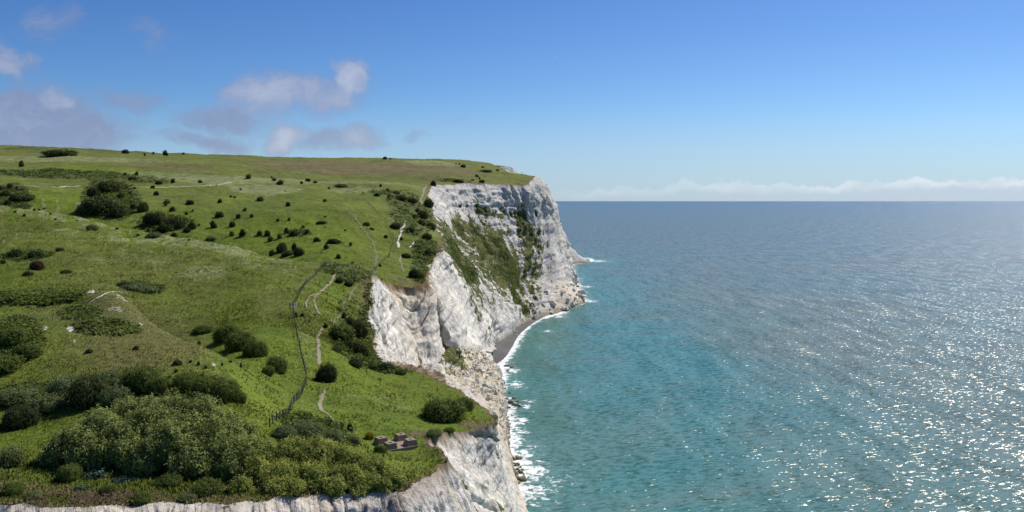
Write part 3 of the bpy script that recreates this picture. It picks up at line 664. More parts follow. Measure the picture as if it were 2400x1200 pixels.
def bush_mesh(name, seed, lobes, n, size, mat, core=True, ground=-.05, tint_pow=1.0, flecks=0.0):
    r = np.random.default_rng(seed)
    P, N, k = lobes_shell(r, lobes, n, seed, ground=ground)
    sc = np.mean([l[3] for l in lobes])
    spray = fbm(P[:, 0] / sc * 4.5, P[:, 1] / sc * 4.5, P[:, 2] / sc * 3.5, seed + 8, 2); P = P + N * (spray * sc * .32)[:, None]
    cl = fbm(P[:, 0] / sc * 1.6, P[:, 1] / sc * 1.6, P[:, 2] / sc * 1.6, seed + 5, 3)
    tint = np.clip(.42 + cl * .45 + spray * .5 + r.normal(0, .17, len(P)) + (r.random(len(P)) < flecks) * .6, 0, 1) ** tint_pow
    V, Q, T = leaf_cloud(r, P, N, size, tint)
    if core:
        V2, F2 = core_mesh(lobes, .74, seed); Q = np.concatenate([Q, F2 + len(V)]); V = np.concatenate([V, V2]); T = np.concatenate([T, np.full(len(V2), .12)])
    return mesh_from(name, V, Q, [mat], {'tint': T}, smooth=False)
def unit_lobes(seed, flat=.75, lean=.0, n=5):
    r = random.Random(seed); L = [(0, 0, flat * .48, .66, .66, flat * .52)]
    for k in range(n):
        a = 2 * math.pi * (k + r.random() * .6) / n; q = r.uniform(.35, .5); s = r.uniform(.36, .55)
        L.append((math.cos(a) * q, math.sin(a) * q, flat * r.uniform(.28, .55), s, s, s * flat * r.uniform(.8, 1.05)))
    return [(x + lean * z, y, z, a, b, c) for x, y, z, a, b, c in L]
VAR = {}
for key, mat in (('dark', M_DARK), ('wood', M_WOOD), ('mid', M_MID), ('grey', M_GREY), ('red', M_RED)):
    for v in range(4):
        VAR['s', key, v] = bush_mesh(key + '_bush', 100 + v * 7, unit_lobes(v * 3 + 1, [1.0, .85, 1.1, .9][v], -.15 * (v % 2), 4 + v % 3), 420, .15, mat)
    for v in range(3):
        VAR['m', key, v] = bush_mesh(key + '_thicket', 200 + v * 7, unit_lobes(v * 5 + 2, [.85, .7, 1.0][v], -.2, 7 + v), 2600, .062, mat)
for key, mat in (('dark', M_DARK), ('mid', M_MID), ('grey', M_GREY), ('wood', M_WOOD)):
    for v in range(3):
        VAR['l', key, v] = bush_mesh(key + '_shrub', 300 + v * 7, unit_lobes(v * 5 + 3, [.9, .8, 1.0][v], -.05, 8 + v * 2), 9000, .034, mat, flecks=.16)
VAR['l', 'lime', 0] = bush_mesh('lime_shrub', 401, unit_lobes(4, 1.0, 0, 6), 3500, .05, M_LIME)
VAR['l', 'gold', 0] = bush_mesh('blossom_shrub', 402, unit_lobes(8, .8, 0, 6), 3500, .05, M_GOLD)
def tube(p0, p1, r0, r1, seg=6, bend=0.0, r=random):
    p0 = np.array(p0, float); p1 = np.array(p1, float); d = p1 - p0; L = np.linalg.norm(d); d /= L
    a = np.cross(d, [0.3, .2, 1.0]); a /= np.linalg.norm(a) + 1e-9; b = np.cross(d, a)
    V, Q = [], []
    off = (a * r.uniform(-1, 1) + b * r.uniform(-1, 1)) * bend * L
    for k in range(5):
        t = k / 4; c = p0 + d * L * t + off * math.sin(math.pi * t); rr = r0 + (r1 - r0) * t
        for s in range(seg):
            an = 2 * math.pi * s / seg; V.append(c + (a * math.cos(an) + b * math.sin(an)) * rr)
    for k in range(4):
        for s in range(seg): Q.append((k * seg + s, k * seg + (s + 1) % seg, (k + 1) * seg + (s + 1) % seg, (k + 1) * seg + s))
    return np.array(V), np.array(Q)
def join(parts):
    V, Q, o = [], [], 0
    for v, q in parts: V.append(v); Q.append(np.asarray(q) + o); o += len(v)
    return np.concatenate(V), np.concatenate(Q)
def stems_mesh(name, tips, base_r, r0, seed=0):
    r = random.Random(seed); ps = []
    for t in tips:
        b = (t[0] * .25 + r.uniform(-1, 1) * base_r, t[1] * .25 + r.uniform(-1, 1) * base_r, -.25)
        ps.append(tube(b, t, r0, r0 * .35, 6, .10, r))
    V, Q = join(ps); return mesh_from(name, V, Q, [M_BARK])
STEMS = stems_mesh('stems', [(.4, .2, .6), (-.4, .1, .6), (.1, -.4, .55), (-.1, .4, .6), (.0, .0, .8)], .08, .035, 3)
ORD = ['first', 'second', 'third', 'fourth', 'fifth', 'sixth', 'seventh', 'eighth', 'ninth', 'tenth', 'eleventh', 'twelfth', 'thirteenth', 'fourteenth', 'fifteenth', 'sixteenth', 'seventeenth', 'eighteenth', 'nineteenth', 'twentieth']
_bn = [0]
def bush(px, py, w, h=None, kind='dark', size='s', label=None, group=None, cat='bush', name='bush', parts=False):
    """px,py = middle of the plant as surveyed; w,h = its width and height in photo pixels"""
    h = h or w * .8
    x, y, z = ground(px, py + h * .36)
    if kind in ('lime', 'gold'): v = 0
    else: v = _bn[0] % (4 if size == 's' else 3)
    _bn[0] += 1
    me = VAR[size, kind, v]
    if size == 's' and kind == 'dark' and _bn[0] % 3 == 0: me = VAR['s', 'mid' if _bn[0] % 6 == 0 else 'wood', v]
    jr = random.Random(_bn[0] * 7); jx, jy = (jr.uniform(.9, 1.3), jr.uniform(.8, 1.1)) if size != 'l' else (1, 1)
    R = w * y / F / 2 / 1.02; HT = h * y / F
    zs = HT / max(v_.co.z for v_ in me.vertices) if False else HT / _ht(me)
    rz = random.Random(_bn[0]).uniform(0, 6.28)
    if parts:
        e = empty(name, (x, y, z - .12 * HT), rz)
        o = link('foliage', me, e); o.scale = (R, R, zs * 1.1)
        s = link('stems', STEMS, e); s.scale = (R, R, HT)
    else:
        e = link(name, me); e.location = (x, y, z - .10 * HT); e.rotation_euler = (0, 0, rz); e.scale = (R * jx, R * jy, zs * jr.uniform(.9, 1.2)); e.rotation_euler.x = jr.uniform(-.12, .12); e.rotation_euler.y = jr.uniform(-.12, .12)
    tag(e, label, cat, group)
    return e
_hc = {}
def _ht(me):
    if me.name not in _hc:
        a = np.empty(len(me.vertices) * 3, np.float32); me.vertices.foreach_get('co', a); _hc[me.name] = float(a[2::3].max())
    return _hc[me.name]
def band(phrase, group, items, kind='dark', size='s'):
    items = sorted(items, key=lambda b: b[0]); n = len(items)
    for i, b in enumerate(items):
        k = b[4] if len(b) > 4 else kind; s = b[5] if len(b) > 5 else size
        od = 'leftmost' if i == 0 else 'rightmost' if i == n - 1 else ORD[i] + ' from left'
        bush(b[0], b[1], b[2], b[3] if len(b) > 3 and b[3] else None, k, s, f'{od} of the {phrase}', group)
# ---------------------------------------------------------------- bushes of the downland, region by region
bush(146,360,92,17,'grey','m','long low olive thicket just under the skyline on the far left','bushes along the skyline','thicket','thicket')
band('dark bushes on the skyline field left of the clouds', 'bushes along the skyline', [(295,356,19,11),(339,363,5,7),(360,359,7,6),(388,360,12,14),(430,360,7,6)])
bush(902,370,13,8,'dark','s','dark lopsided bush alone on the middle of the skyline','bushes along the skyline')
bush(915,372,6,4,'dark','s','tiny bush right beside the lone skyline bush','bushes along the skyline')
bush(50,385,13,15,'dark','s','dark upright bush alone in the upper field at far left')
band('dark bushes along the white track left of the walkers', 'bushes beside the white track', [(294,409,9,8),(309,419,20,9,'red'),(320,408,12,11),(373,428,16,9),(405,425,12,11),(470,426,9,7),(358,439,12,9),(315,441,7,6)])
band('dark bushes along the upper field edge right of the walkers', 'bushes beside the upper field edge', [(582,415,13,13),(643,421,11,8),(637,416,6,5),(656,429,18,12),(707,428,8,8),(722,422,13,9),(738,427,12,8),(771,441,7,6),(799,436,40,9,'mid','m')])
band('small bushes high on the slope below the white track', 'bushes high on the slope', [(306,453,9,10),(367,454,12,11),(391,473,18,12,'grey'),(389,481,8,7),(446,474,17,12),(516,471,12,12),(542,461,7,5),(550,463,6,5),(564,444,6,6),(610,467,26,9,'grey'),(675,480,11,11),(669,449,4,3),(761,470,11,9)])
band('dark bushes scattered halfway up the slope', 'bushes halfway up the slope', [(403,491,14,11),(437,500,10,10),(452,495,6,6),(574,492,10,10),(515,504,22,16),(558,508,12,12),(590,508,9,9),(651,516,9,8),(677,516,9,8),(762,509,7,5),(753,522,26,8,'wood'),(710,533,10,8)])
band('round dark bushes in rows along the bright valley floor', 'bushes along the valley floor', [(467,528,5,5),(502,527,16,20),(544,527,14,16),(543,549,13,13),(569,547,14,17),(608,547,16,17),(626,548,17,16),(634,561,14,14),(656,554,15,15),(672,542,14,13),(690,547,24,15),(720,544,11,11),(742,562,17,13),(784,567,34,13,'dark','m'),(765,579,12,14),(822,573,9,8),(793,603,13,12),(826,617,9,9)])
band('tall dark trees in the long thicket above the valley', 'trees of the upper thicket', [(254,437,70,36,'wood','m'),(220,453,32,26,'dark','m'),(283,460,16,14,'dark','m'),(236,481,92,42,'wood','m'),(277,496,40,34,'dark','m'),(198,495,42,26,'wood','m'),(313,483,18,16,'dark','m'),(335,487,30,24,'wood','m')])
band('dark trees in the lower windswept thicket behind the ridge', 'trees of the lower thicket', [(350,514,32,36,'dark','m'),(376,513,46,36,'wood','m'),(411,521,56,38,'wood','m'),(449,531,21,22,'dark','m'),(437,539,17,14,'dark','m'),(388,533,46,20,'wood','m'),(338,529,18,12,'wood','m')])
band('dark trees clumped where the bank meets the valley', 'trees behind the bank end', [(660,583,32,26,'wood','m'),(637,593,15,16,'dark','m'),(678,593,36,16,'wood','m'),(690,582,16,20,'dark','m'),(702,590,30,24,'dark','m')])
band('dark bushes clumped at the left edge above the bank', 'bushes at the left edge', [(22,437,16,15,'dark','m'),(3,441,16,15,'dark','m'),(39,442,10,11),(15,455,26,20,'wood','m'),(29,466,24,20,'dark','m'),(42,462,12,11),(18,475,20,16,'dark','m'),(62,465,40,14,'wood','m')])
band('small bushes dotted along the pale grassy bank', 'bushes along the pale bank', [(80,492,6,6),(92,491,6,5),(103,489,7,5),(35,497,7,6),(57,507,7,7),(118,503,5,5),(130,514,5,4),(181,517,5,4),(216,534,34,14,'grey','m'),(274,536,8,6),(324,551,8,6),(348,539,9,7),(362,550,38,14,'grey','m'),(381,543,10,9,'red'),(407,551,14,12,'red'),(443,562,5,4),(497,557,30,10,'grey','m')])
band('low bushes in the rough field at left under the bank', 'bushes in the rough field', [(35,594,36,20,'dark','m'),(85,596,42,20,'wood','m'),(87,624,38,22,'red','m'),(67,641,32,16,'dark','m'),(7,615,14,13),(157,637,30,10,'wood','m'),(140,585,22,10,'wood','m'),(330,675,74,16,'grey','m'),(290,668,34,14,'wood','m')])
band('dark bushes filling the gully left of the headland cliff', 'bushes in the gully', [(892,435,7,6),(909,447,10,9),(911,460,7,7),(884,458,14,9),(978,493,13,11),(971,509,15,11),(987,522,22,14),(1000,556,28,15,'dark','m'),(1004,476,30,26,'wood','m'),(1016,460,16,16,'dark','m'),(962,470,30,14,'wood','m'),(940,462,34,14,'wood','m'),(990,505,30,20,'wood','m'),(1010,530,26,22,'wood','m'),(928,452,26,10,'wood','m')])
band('bushes on the grassy spur above the broken white face', 'bushes on the spur', [(859,525,20,10),(927,528,28,15,'wood','m'),(960,538,24,12,'dark','m'),(872,538,12,6),(809,541,6,5),(891,623,7,7),(952,599,26,13,'dark','m'),(968,642,28,22,'dark','m'),(985,650,18,18,'wood','m'),(940,560,12,7),(1004,590,20,16,'wood','m'),(905,556,10,6)])
band('small dark bushes on the headland top near its edge', 'bushes on the headland top', [(1086,390,14,8),(1077,385,5,4),(1069,384,4,3),(1132,392,8,5),(1137,400,34,7,'grey','m'),(1118,413,9,6),(1124,418,5,5),(1129,425,18,6),(1076,424,28,8,'wood','m'),(1166,399,8,5),(1107,422,8,4),(1002,375,4,3)])
band('low bushes on the slope left of the broken white face', 'bushes beside the broken face', [(795,657,26,15,'dark','m'),(818,664,30,14,'wood','m'),(806,742,12,16,'dark','m'),(818,753,34,22,'dark','m'),(800,780,84,40,'mid','m'),(838,775,50,40,'wood','m'),(789,817,30,20,'wood','m'),(827,812,48,30,'dark','m'),(853,825,30,34,'wood','m'),(832,849,46,26,'dark','m'),(868,856,40,20,'wood','m'),(905,862,56,20,'dark','m'),(940,873,30,12,'wood','m'),(763,763,12,12,'wood'),(693,740,10,12,'dark'),(709,738,9,9,'dark'),(778,642,6,6,'dark')])
band('small tufty bushes on the face of the grassy mound', 'bushes on the mound', [(320,816,16,9),(417,850,24,18,'wood','m'),(447,847,10,8),(465,853,9,9),(482,861,9,9),(210,822,22,12,'wood','m'),(412,870,11,9),(467,804,9,12,'grey'),(540,847,8,7),(565,857,8,14,'grey'),(520,855,8,8)])
# nearer shrubs: foliage and stems
def near(px, py, w, h, kind, label, group=None, cat='shrub', name='shrub'):
    return bush(px, py, w, h, kind, 'l', label, group, cat, name, True)
near(767,876,56,50,'dark','round dark bush standing alone beside the bend of the fence')
near(1036,962,118,58,'mid','wide oval dark bush alone on the lawn near the cliff tip')
near(1085,950,56,30,'mid','low bush reaching from the oval lawn bush toward the cliff')
g = 'shrubs in the hedge behind the mound'
near(478,772,54,20,'mid','leftmost low shrub of the hedge behind the mound crest', g)
near(528,782,70,44,'mid','darkest tallest shrub of the hedge behind the mound crest', g)
near(560,800,76,46,'mid','broad green shrub in the middle of the hedge behind the mound', g)
near(598,818,66,46,'mid','dense shrub right of the middle of the hedge behind the mound', g)
near(650,856,54,46,'mid','round shrub ending the hedge nearest the fence', g)
near(628,870,34,24,'mid','small shrub at the foot of the round hedge end', g)
g = 'shrubs along the foot of the mound'
near(432,896,64,46,'mid','tall shrub at the mound foot right of the pale gap', g)
near(478,906,60,46,'mid','dark shrub at the mound foot between two taller ones', g)
near(524,918,78,50,'mid','widest shrub of the right-hand clump at the mound foot', g)
near(560,930,40,30,'mid','low rightmost shrub at the mound foot', g)
near(205,918,104,82,'wood','biggest blackish shrub at the mound foot behind the large thicket', g)  # darker leaf material stands in for shadow on its near side
near(150,910,90,56,'grey','grey-green shrub left of the blackish one at the mound foot', g)
near(262,892,80,52,'grey','grey-green shrub right of the blackish one at the mound foot', g)
near(325,893,94,62,'mid','green shrub with pale tips at the middle of the mound foot', g)
near(372,908,64,46,'mid','dark shrub tucked at the right end of the middle clump', g)
near(270,930,90,50,'grey','low grey shrub spilling out in front of the mound-foot clump', g)
near(46,978,94,58,'dark','brownish rounded bush on the lawn at the left edge')
g = 'brambles at the left edge'
near(25,790,90,44,'mid','topmost bramble mass at the left edge of the mound', g)
near(62,824,70,40,'mid','right-hand bramble mass at the left edge of the mound', g)
near(12,852,90,46,'mid','lowest bramble mass at the left edge of the mound', g)
near(35,928,120,36,'grey','pale grey-green bramble strip above the left lawn', g)
near(110,945,90,44,'grey','pale grey-green bramble running into the blackish shrub', g)
g = 'bluish shrubs below the fence end'
near(668,1018,70,36,'grey','bluish shrub at the lower end of the fence', g)
near(722,1014,96,46,'grey','largest bluish shrub between fence end and winding path', g)
near(775,1024,60,38,'grey','bluish shrub nearest the winding path', g)
near(832,1034,32,30,'lime','pale lime bush just left of the concrete blocks')
near(866,1022,26,20,'gold','small yellow-blossomed bush behind the concrete blocks')
near(890,1052,34,22,'mid','small green bush hugging the left concrete block')
near(1018,1030,46,18,'grey','low greyish bush right of the concrete blocks')
near(1052,1048,30,12,'mid','low bush on the bite in the near cliff rim')
near(820,1002,16,22,'dark','small dark bush on the lawn beside the winding path')
# bare saplings
def sapling(px, py, h, label):
    x, y, z = ground(px, py + h * .45); HT = h * y / F; r = random.Random(px)
    e = empty('sapling', (x, y, z))
    V, Q = tube((0, 0, -.2), (.1, 0, HT * .9), .05, .02, 6, .04, r); link('trunk', mesh_from('trunk', V, Q, [M_BARK]), e)
    ps = [tube((.05, 0, HT * q), (.05 + r.uniform(-.5, .5) * HT, r.uniform(-.3, .3) * HT, HT * (q + r.uniform(.15, .4))), .03, .01, 5, .1, r) for q in (.3, .45, .55, .6, .7, .8)]
    V, Q = join(ps); link('branches', mesh_from('branches', V, Q, [M_BARK]), e)
    lo = [(0, 0, HT * .8, HT * .3, HT * .3, HT * .25)]
    link('foliage', bush_mesh('foliage', px, lo, 90, HT * .05, M_WOOD, core=False, ground=0), e)
    tag(e, label, 'sapling')
sapling(890, 896, 20, 'thin half-bare sapling standing on the open lawn')
sapling(1023, 916, 12, 'little dark sapling near the far rim of the lawn')

# the two great shrubs in the foreground
def big_shrub(name, px, py, Y, lobes, n, size, mat, label, seed, flecks, base=None):
    x0, y0, _ = S(px, py, Y); z0 = float(zground([x0], [y0])[0])
    LL = []
    for lx, ly, lY, r in lobes:
        X, Y_2, Z = S(lx, ly, lY); g = float(zground([X], [Y_2])[0]); Z = max(Z, g + r * .25)
        LL.append((X - x0, Y_2 - y0, Z - z0, r, r, r * .95))
        # fill down to the ground
        if Z - g > r * .9: LL.append((X - x0, Y_2 - y0, (g + Z) / 2 - z0 - .2, r * .95, r * .95, (Z - g) / 2 + .3))
    e = empty(name, (x0, y0, z0))
    r = np.random.default_rng(seed)
    P, N, k = lobes_shell(r, LL, n, seed, inner=.8, ground=-3.0)
    # sprays: leaves gathered in upright shoots
    cl = fbm(P[:, 0] / .55, P[:, 1] / .55, P[:, 2] / .8, seed + 3, 2)
    P = P + N * (cl * .38)[:, None]
    mac = fbm(P[:, 0] / 2.2, P[:, 1] / 2.2, P[:, 2] / 2.2, seed + 9, 2)
    tint = np.clip(.52 + cl * .9 + mac * .4 + r.normal(0, .16, len(P)) + (r.random(len(P)) < flecks) * .7, 0, 1)  # paler shoot tips; shade of the gaps put into the leaf tint
    V, Q, T = leaf_cloud(r, P, N, size, tint, .55)
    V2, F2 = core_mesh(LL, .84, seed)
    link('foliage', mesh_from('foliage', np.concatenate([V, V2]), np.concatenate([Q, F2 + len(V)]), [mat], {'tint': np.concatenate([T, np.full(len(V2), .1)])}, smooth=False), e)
    rr = random.Random(seed)
    ps = []
    for l in LL[::2]: ps.append(tube((l[0] * .9, l[1] * .9 - .2, -.6), (l[0], l[1] - l[4] * .5, l[2] + l[5] * .5), .11, .035, 6, .1, rr))
    Vs, Qs = join(ps); link('branches', mesh_from('branches', Vs, Qs, [M_BARK]), e)
    tag(e, label, 'shrub')
big_shrub('shrub', 350, 1110, 82, [(170,1045,84,1.9),(240,1018,86,2.5),(318,990,88,2.6),(395,985,88,2.7),(470,995,87,2.7),(545,1028,86,2.4),(300,1050,83,2.3),(400,1048,82,2.5),(500,1062,82,2.4),(580,1080,82,2.3),(130,1062,83,1.4),(220,1065,82,2.0),(350,1075,81,1.9),(450,1085,80.5,2.0),(555,1100,80.5,1.9),(350,1015,85.5,2.6),(440,1030,84.5,2.6),(510,1040,84,2.5),(270,1035,84.5,2.5),(200,1050,83.5,2.1)],
          92000, .115, M_OLIVE, 'huge domed olive-green shrub filling the left foreground above the chalk rim', 51, .03)
big_shrub('shrub', 770, 1130, 81, [(620,1088,82,2.2),(680,1078,83,2.2),(750,1085,83,2.3),(815,1102,83,2.2),(868,1128,82,1.9),(905,1155,81,1.3),(600,1128,79.5,1.7),(660,1140,79,1.8),(730,1145,79,1.8),(800,1150,79.5,1.7),(860,1160,80,1.4),(690,1168,77,1.2),(780,1172,78.2,1.2),(640,1168,76.5,1.1),(840,1174,79,1.2),(900,1176,80,1.1),(560,1160,76,1.1),(930,1165,80.5,.9)],
          70000, .092, M_YEL, 'sprawling shrub specked with yellow blossom right of the huge dome', 52, .10)
near(480,1146,80,44,'mid','low dark bush at the chalk rim in front of the great dome')
near(160,1110,60,40,'mid','small bush at the left foot of the great dome')
near(20,1070,70,60,'lime','yellowish leggy bush at the left edge above the chalk rim')
near(80,1165,50,24,'grey','low grey bush right on the chalk rim at the far left')
near(440,1165,56,20,'grey','low grey bush on the chalk rim below the dome')
near(330,1168,60,30,'mid','low green bush spilling over the chalk rim below the dome')
near(30,1150,60,34,'mid','low green bush near the chalk rim at the left corner')
near(250,1152,44,24,'wood','small dark bush between the sea cabbages and the chalk rim')
near(400,1128,70,34,'mid','low green bush in the grass at the front foot of the dome')
# sea cabbage rosettes
def cabbage(px, py, w, label):
    x, y, z = ground(px, py); R = w * y / F / 2; r = np.random.default_rng(px)
    P = np.stack([r.normal(0, R * .42, 420), r.normal(0, R * .34, 420), np.abs(r.normal(0, R * .2, 420)) + .03], -1); N = P / np.linalg.norm(P, axis=1, keepdims=True)
    V, Q, T = leaf_cloud(r, P, N, .15, r.random(420), .7); Vk, Qk = core_mesh([(0, 0, 0, R * .75, R * .6, R * .16)], 1.0, px); Q = np.concatenate([Q, Qk + len(V)]); V = np.concatenate([V, Vk]); T = np.concatenate([T, np.full(len(Vk), .1)])
    e = link('sea_cabbage', mesh_from('sea_cabbage', V, Q, [M_GLAU], {'tint': T}, smooth=False)); e.location = (x, y, z); tag(e, label, 'plant', 'sea cabbages on the rim')
cabbage(222,1118,60,'bluish sea cabbage left of its twin in the grass before the dome')
cabbage(285,1130,44,'bluish sea cabbage right of its twin in the grass before the dome')
cabbage(190,1152,36,'small bluish sea cabbage on bare soil at the chalk rim')
# ---------------------------------------------------------------- grass, scrub
def sample_verts(w, n, seed):
    r = np.random.default_rng(seed); w = w.ravel(); c = np.cumsum(w); k = np.searchsorted(c, r.random(n) * c[-1])
    i, j = np.unravel_index(np.clip(k, 0, w.size - 1), Xg.shape)
    i = np.clip(i, 0, NR - 2); j = np.clip(j, 0, NCOL - 2); a = r.random(n); b = r.random(n)
    g = lambda A: (A[i, j] * (1-a) * (1-b) + A[i+1, j] * a * (1-b) + A[i, j+1] * (1-a) * b + A[i+1, j+1] * a * b)
    return np.stack([g(Xg), g(Yg), g(Zg)], -1), i, j, r
cell = np.ones_like(Xg)
scr = np.zeros_like(Xg); scr[1:-1] = np.abs(Qg[2:] - Qg[:-2]) * .5 * ((UE - UL) / NCOL * F)[1:-1, None]     # area each cell shows
inview = (PXg > -260) & (Qg < 1330)
def mat_blade():
    t = NT('grass_blades'); tint = t.attr('tint'); dr = t.attr('dry')
    c = t.mix(tint, (.062, .098, .010), (.190, .220, .048)); c = t.mix(dr, c, (.30, .25, .14))
    jn = t.n('ShaderNodeCombineXYZ', {0: t.mr(tint, 0, 1, -.25, .35), 1: t.mr(tint, 0, 1, .2, -.3), 2: 1.0}).outputs[0]; jn = t.n('ShaderNodeVectorMath', {0: jn}, operation='NORMALIZE').outputs[0]
    pb = t.principled(Base_Color=c, Roughness=.9, Normal=jn, **{'Specular IOR Level': .05}); tr = t.n('ShaderNodeBsdfTranslucent', {'Color': c}).outputs[0]
    return t.out(t.n('ShaderNodeMixShader', {0: .12, 1: pb, 2: tr}).outputs[0])
def tufts(name, w, n, hmin, hmax, nb, seed, label):
    P, i, j, r = sample_verts(w, n, seed)
    hh = r.uniform(hmin, hmax, n) * (1 + .5 * fbm(P[:, 0] / 4, P[:, 1] / 4, seed=seed, o=2))
    V = []; T = []; D = []
    tn = np.clip(.45 + fbm(P[:, 0] / 6, P[:, 1] / 6, seed=seed + 1, o=3) * .7 + r.normal(0, .15, n), 0, 1); dv = np.clip(dry[i, j] * 1.1 + (r.random(n) < .06) * .6, 0, 1) * r.uniform(.5, 1, n)
    for k in range(nb):
        an = r.uniform(0, 6.28, n); ln = r.uniform(.1, .6, n); d = np.stack([np.cos(an), np.sin(an), 0 * an], -1); s = np.stack([-np.sin(an), np.cos(an), 0 * an], -1)
        b = P + d * r.uniform(0, .12, n)[:, None]; b[:, 2] -= .06
        wd = (hh * .16)[:, None]
        tip = b + d * (ln * hh)[:, None]; tip[:, 2] += hh
        V.append(np.stack([b - s * wd, b + s * wd, tip], 1).reshape(-1, 3)); T.append(np.repeat(tn, 3)); D.append(np.repeat(dv, 3))
    V = np.concatenate(V); me = mesh_from(name, V, np.arange(len(V)).reshape(-1, 3), [M_BLADE], {'tint': np.concatenate(T), 'dry': np.concatenate(D)})
    tag(link(name, me), label, 'grass', kind='stuff')
M_BLADE = mat_blade()
wn = scr * inview * (Yg < 185) * (bare < .5)
wn = wn * (np.hypot(Xg + 14.1, Yg - 103.5) > 3.6)
tufts('grass', wn, 52000, .14, .34, 4, 81, 'short lush grass on the near lawn and mound')
wn = scr * inview * (Yg > 170) * (Yg < 430)
tufts('grass', wn, 80000, .20, .52, 3, 82, 'tussocky grass on the middle slopes')
wl = (np.clip(1 - (Yg - Yg[0][None, :]) / 9.0, 0, 1)) * inview * scr
tufts('grass', wl, 12000, .12, .42, 5, 83, 'long dry grass along the near chalk rim')
# dead stalks and withered plants on the rim
P, i, j, r = sample_verts((np.clip(1 - np.abs(Yg - Yg[0][None, :] - 1.6) / 2.4, 0, 1)) * inview * scr * (fbm(Xg / 3, Yg / 3, seed=86, o=2) > .12), 800, 87)
Pp = np.repeat(P, 9, 0) + r.normal(0, .22, (len(P) * 9, 3)) + np.array([0, 0, .12]); tt_ = r.random(len(Pp))
V, Q, T = leaf_cloud(r, Pp, np.tile([0, -.3, 1.0], (len(Pp), 1)), np.full(len(Pp), .10), tt_, .45)
tag(link('dead_plants', mesh_from('dead_plants', V, Q, [mat_leaf('withered_leaves', (.075, .050, .034), (.27, .19, .14))], {'tint': T}, smooth=False)), 'withered brown plants matting the soil at the chalk rim', 'dead plants', kind='stuff')
# low scrub on the dark patches, painted mound shade included
P, i, j, r = sample_verts(np.clip(dark - .35, 0, 1) * scr * inview * (Yg < 800), 9000, 84)
nl = 7; n = len(P); sz = .22 + Yg[i, j] / 900.0
Pp = np.repeat(P, nl, 0) + r.normal(0, 1, (n * nl, 3)) * np.repeat(sz, nl)[:, None] * np.array([1.2, 1.2, .35]) + np.array([0, 0, .25])
Nn = np.tile([0, 0, 1.0], (n * nl, 1)); tt_ = np.clip(np.repeat(.4 + fbm(P[:, 0] / 5, P[:, 1] / 5, seed=85, o=2) * .5, nl) + r.normal(0, .2, n * nl), 0, 1)
V, Q, T = leaf_cloud(r, Pp, Nn, np.repeat(sz * .75, nl), tt_, .7)
tag(link('scrub', mesh_from('scrub', V, Q, [M_MID], {'tint': T}, smooth=False)), 'low dark bramble and scrub, also standing in for shade on the mound', 'scrub', kind='stuff')
# scrub on the ledges of the headland cliff
cw = (sstep(.6, .95, Gn) * (S_top[:, None, 1] > 400)) * (.12 + _strip); cw = cw * (fbm(X_ / 9, Y_ / 9, Z_ / 9, 91, 3) > -.15); cc = np.cumsum(cw.ravel())
r = np.random.default_rng(92); kk = np.searchsorted(cc, r.random(4200) * cc[-1]); ci, cj = np.unravel_index(np.clip(kk, 0, cw.size - 1), cw.shape)
P = Pd[ci, cj]; n = len(P); Pp = np.repeat(P, 6, 0) + r.normal(0, .65, (n * 6, 3)) + np.repeat(N0[ci, cj], 6, 0) * .4
tt_ = np.clip(.35 + np.repeat(fbm(P[:, 0] / 7, P[:, 1] / 7, P[:, 2] / 7, seed=93, o=2), 6) * .6 + r.normal(0, .18, n * 6), 0, 1)
V, Q, T = leaf_cloud(r, Pp, np.repeat(N0[ci, cj], 6, 0), np.full(n * 6, .42), tt_, .7)
tag(link('cliff_scrub', mesh_from('cliff_scrub', V, Q, [M_MID], {'tint': T}, smooth=False)), 'dark scrub clinging to the ledges of the headland face', 'scrub', kind='stuff')

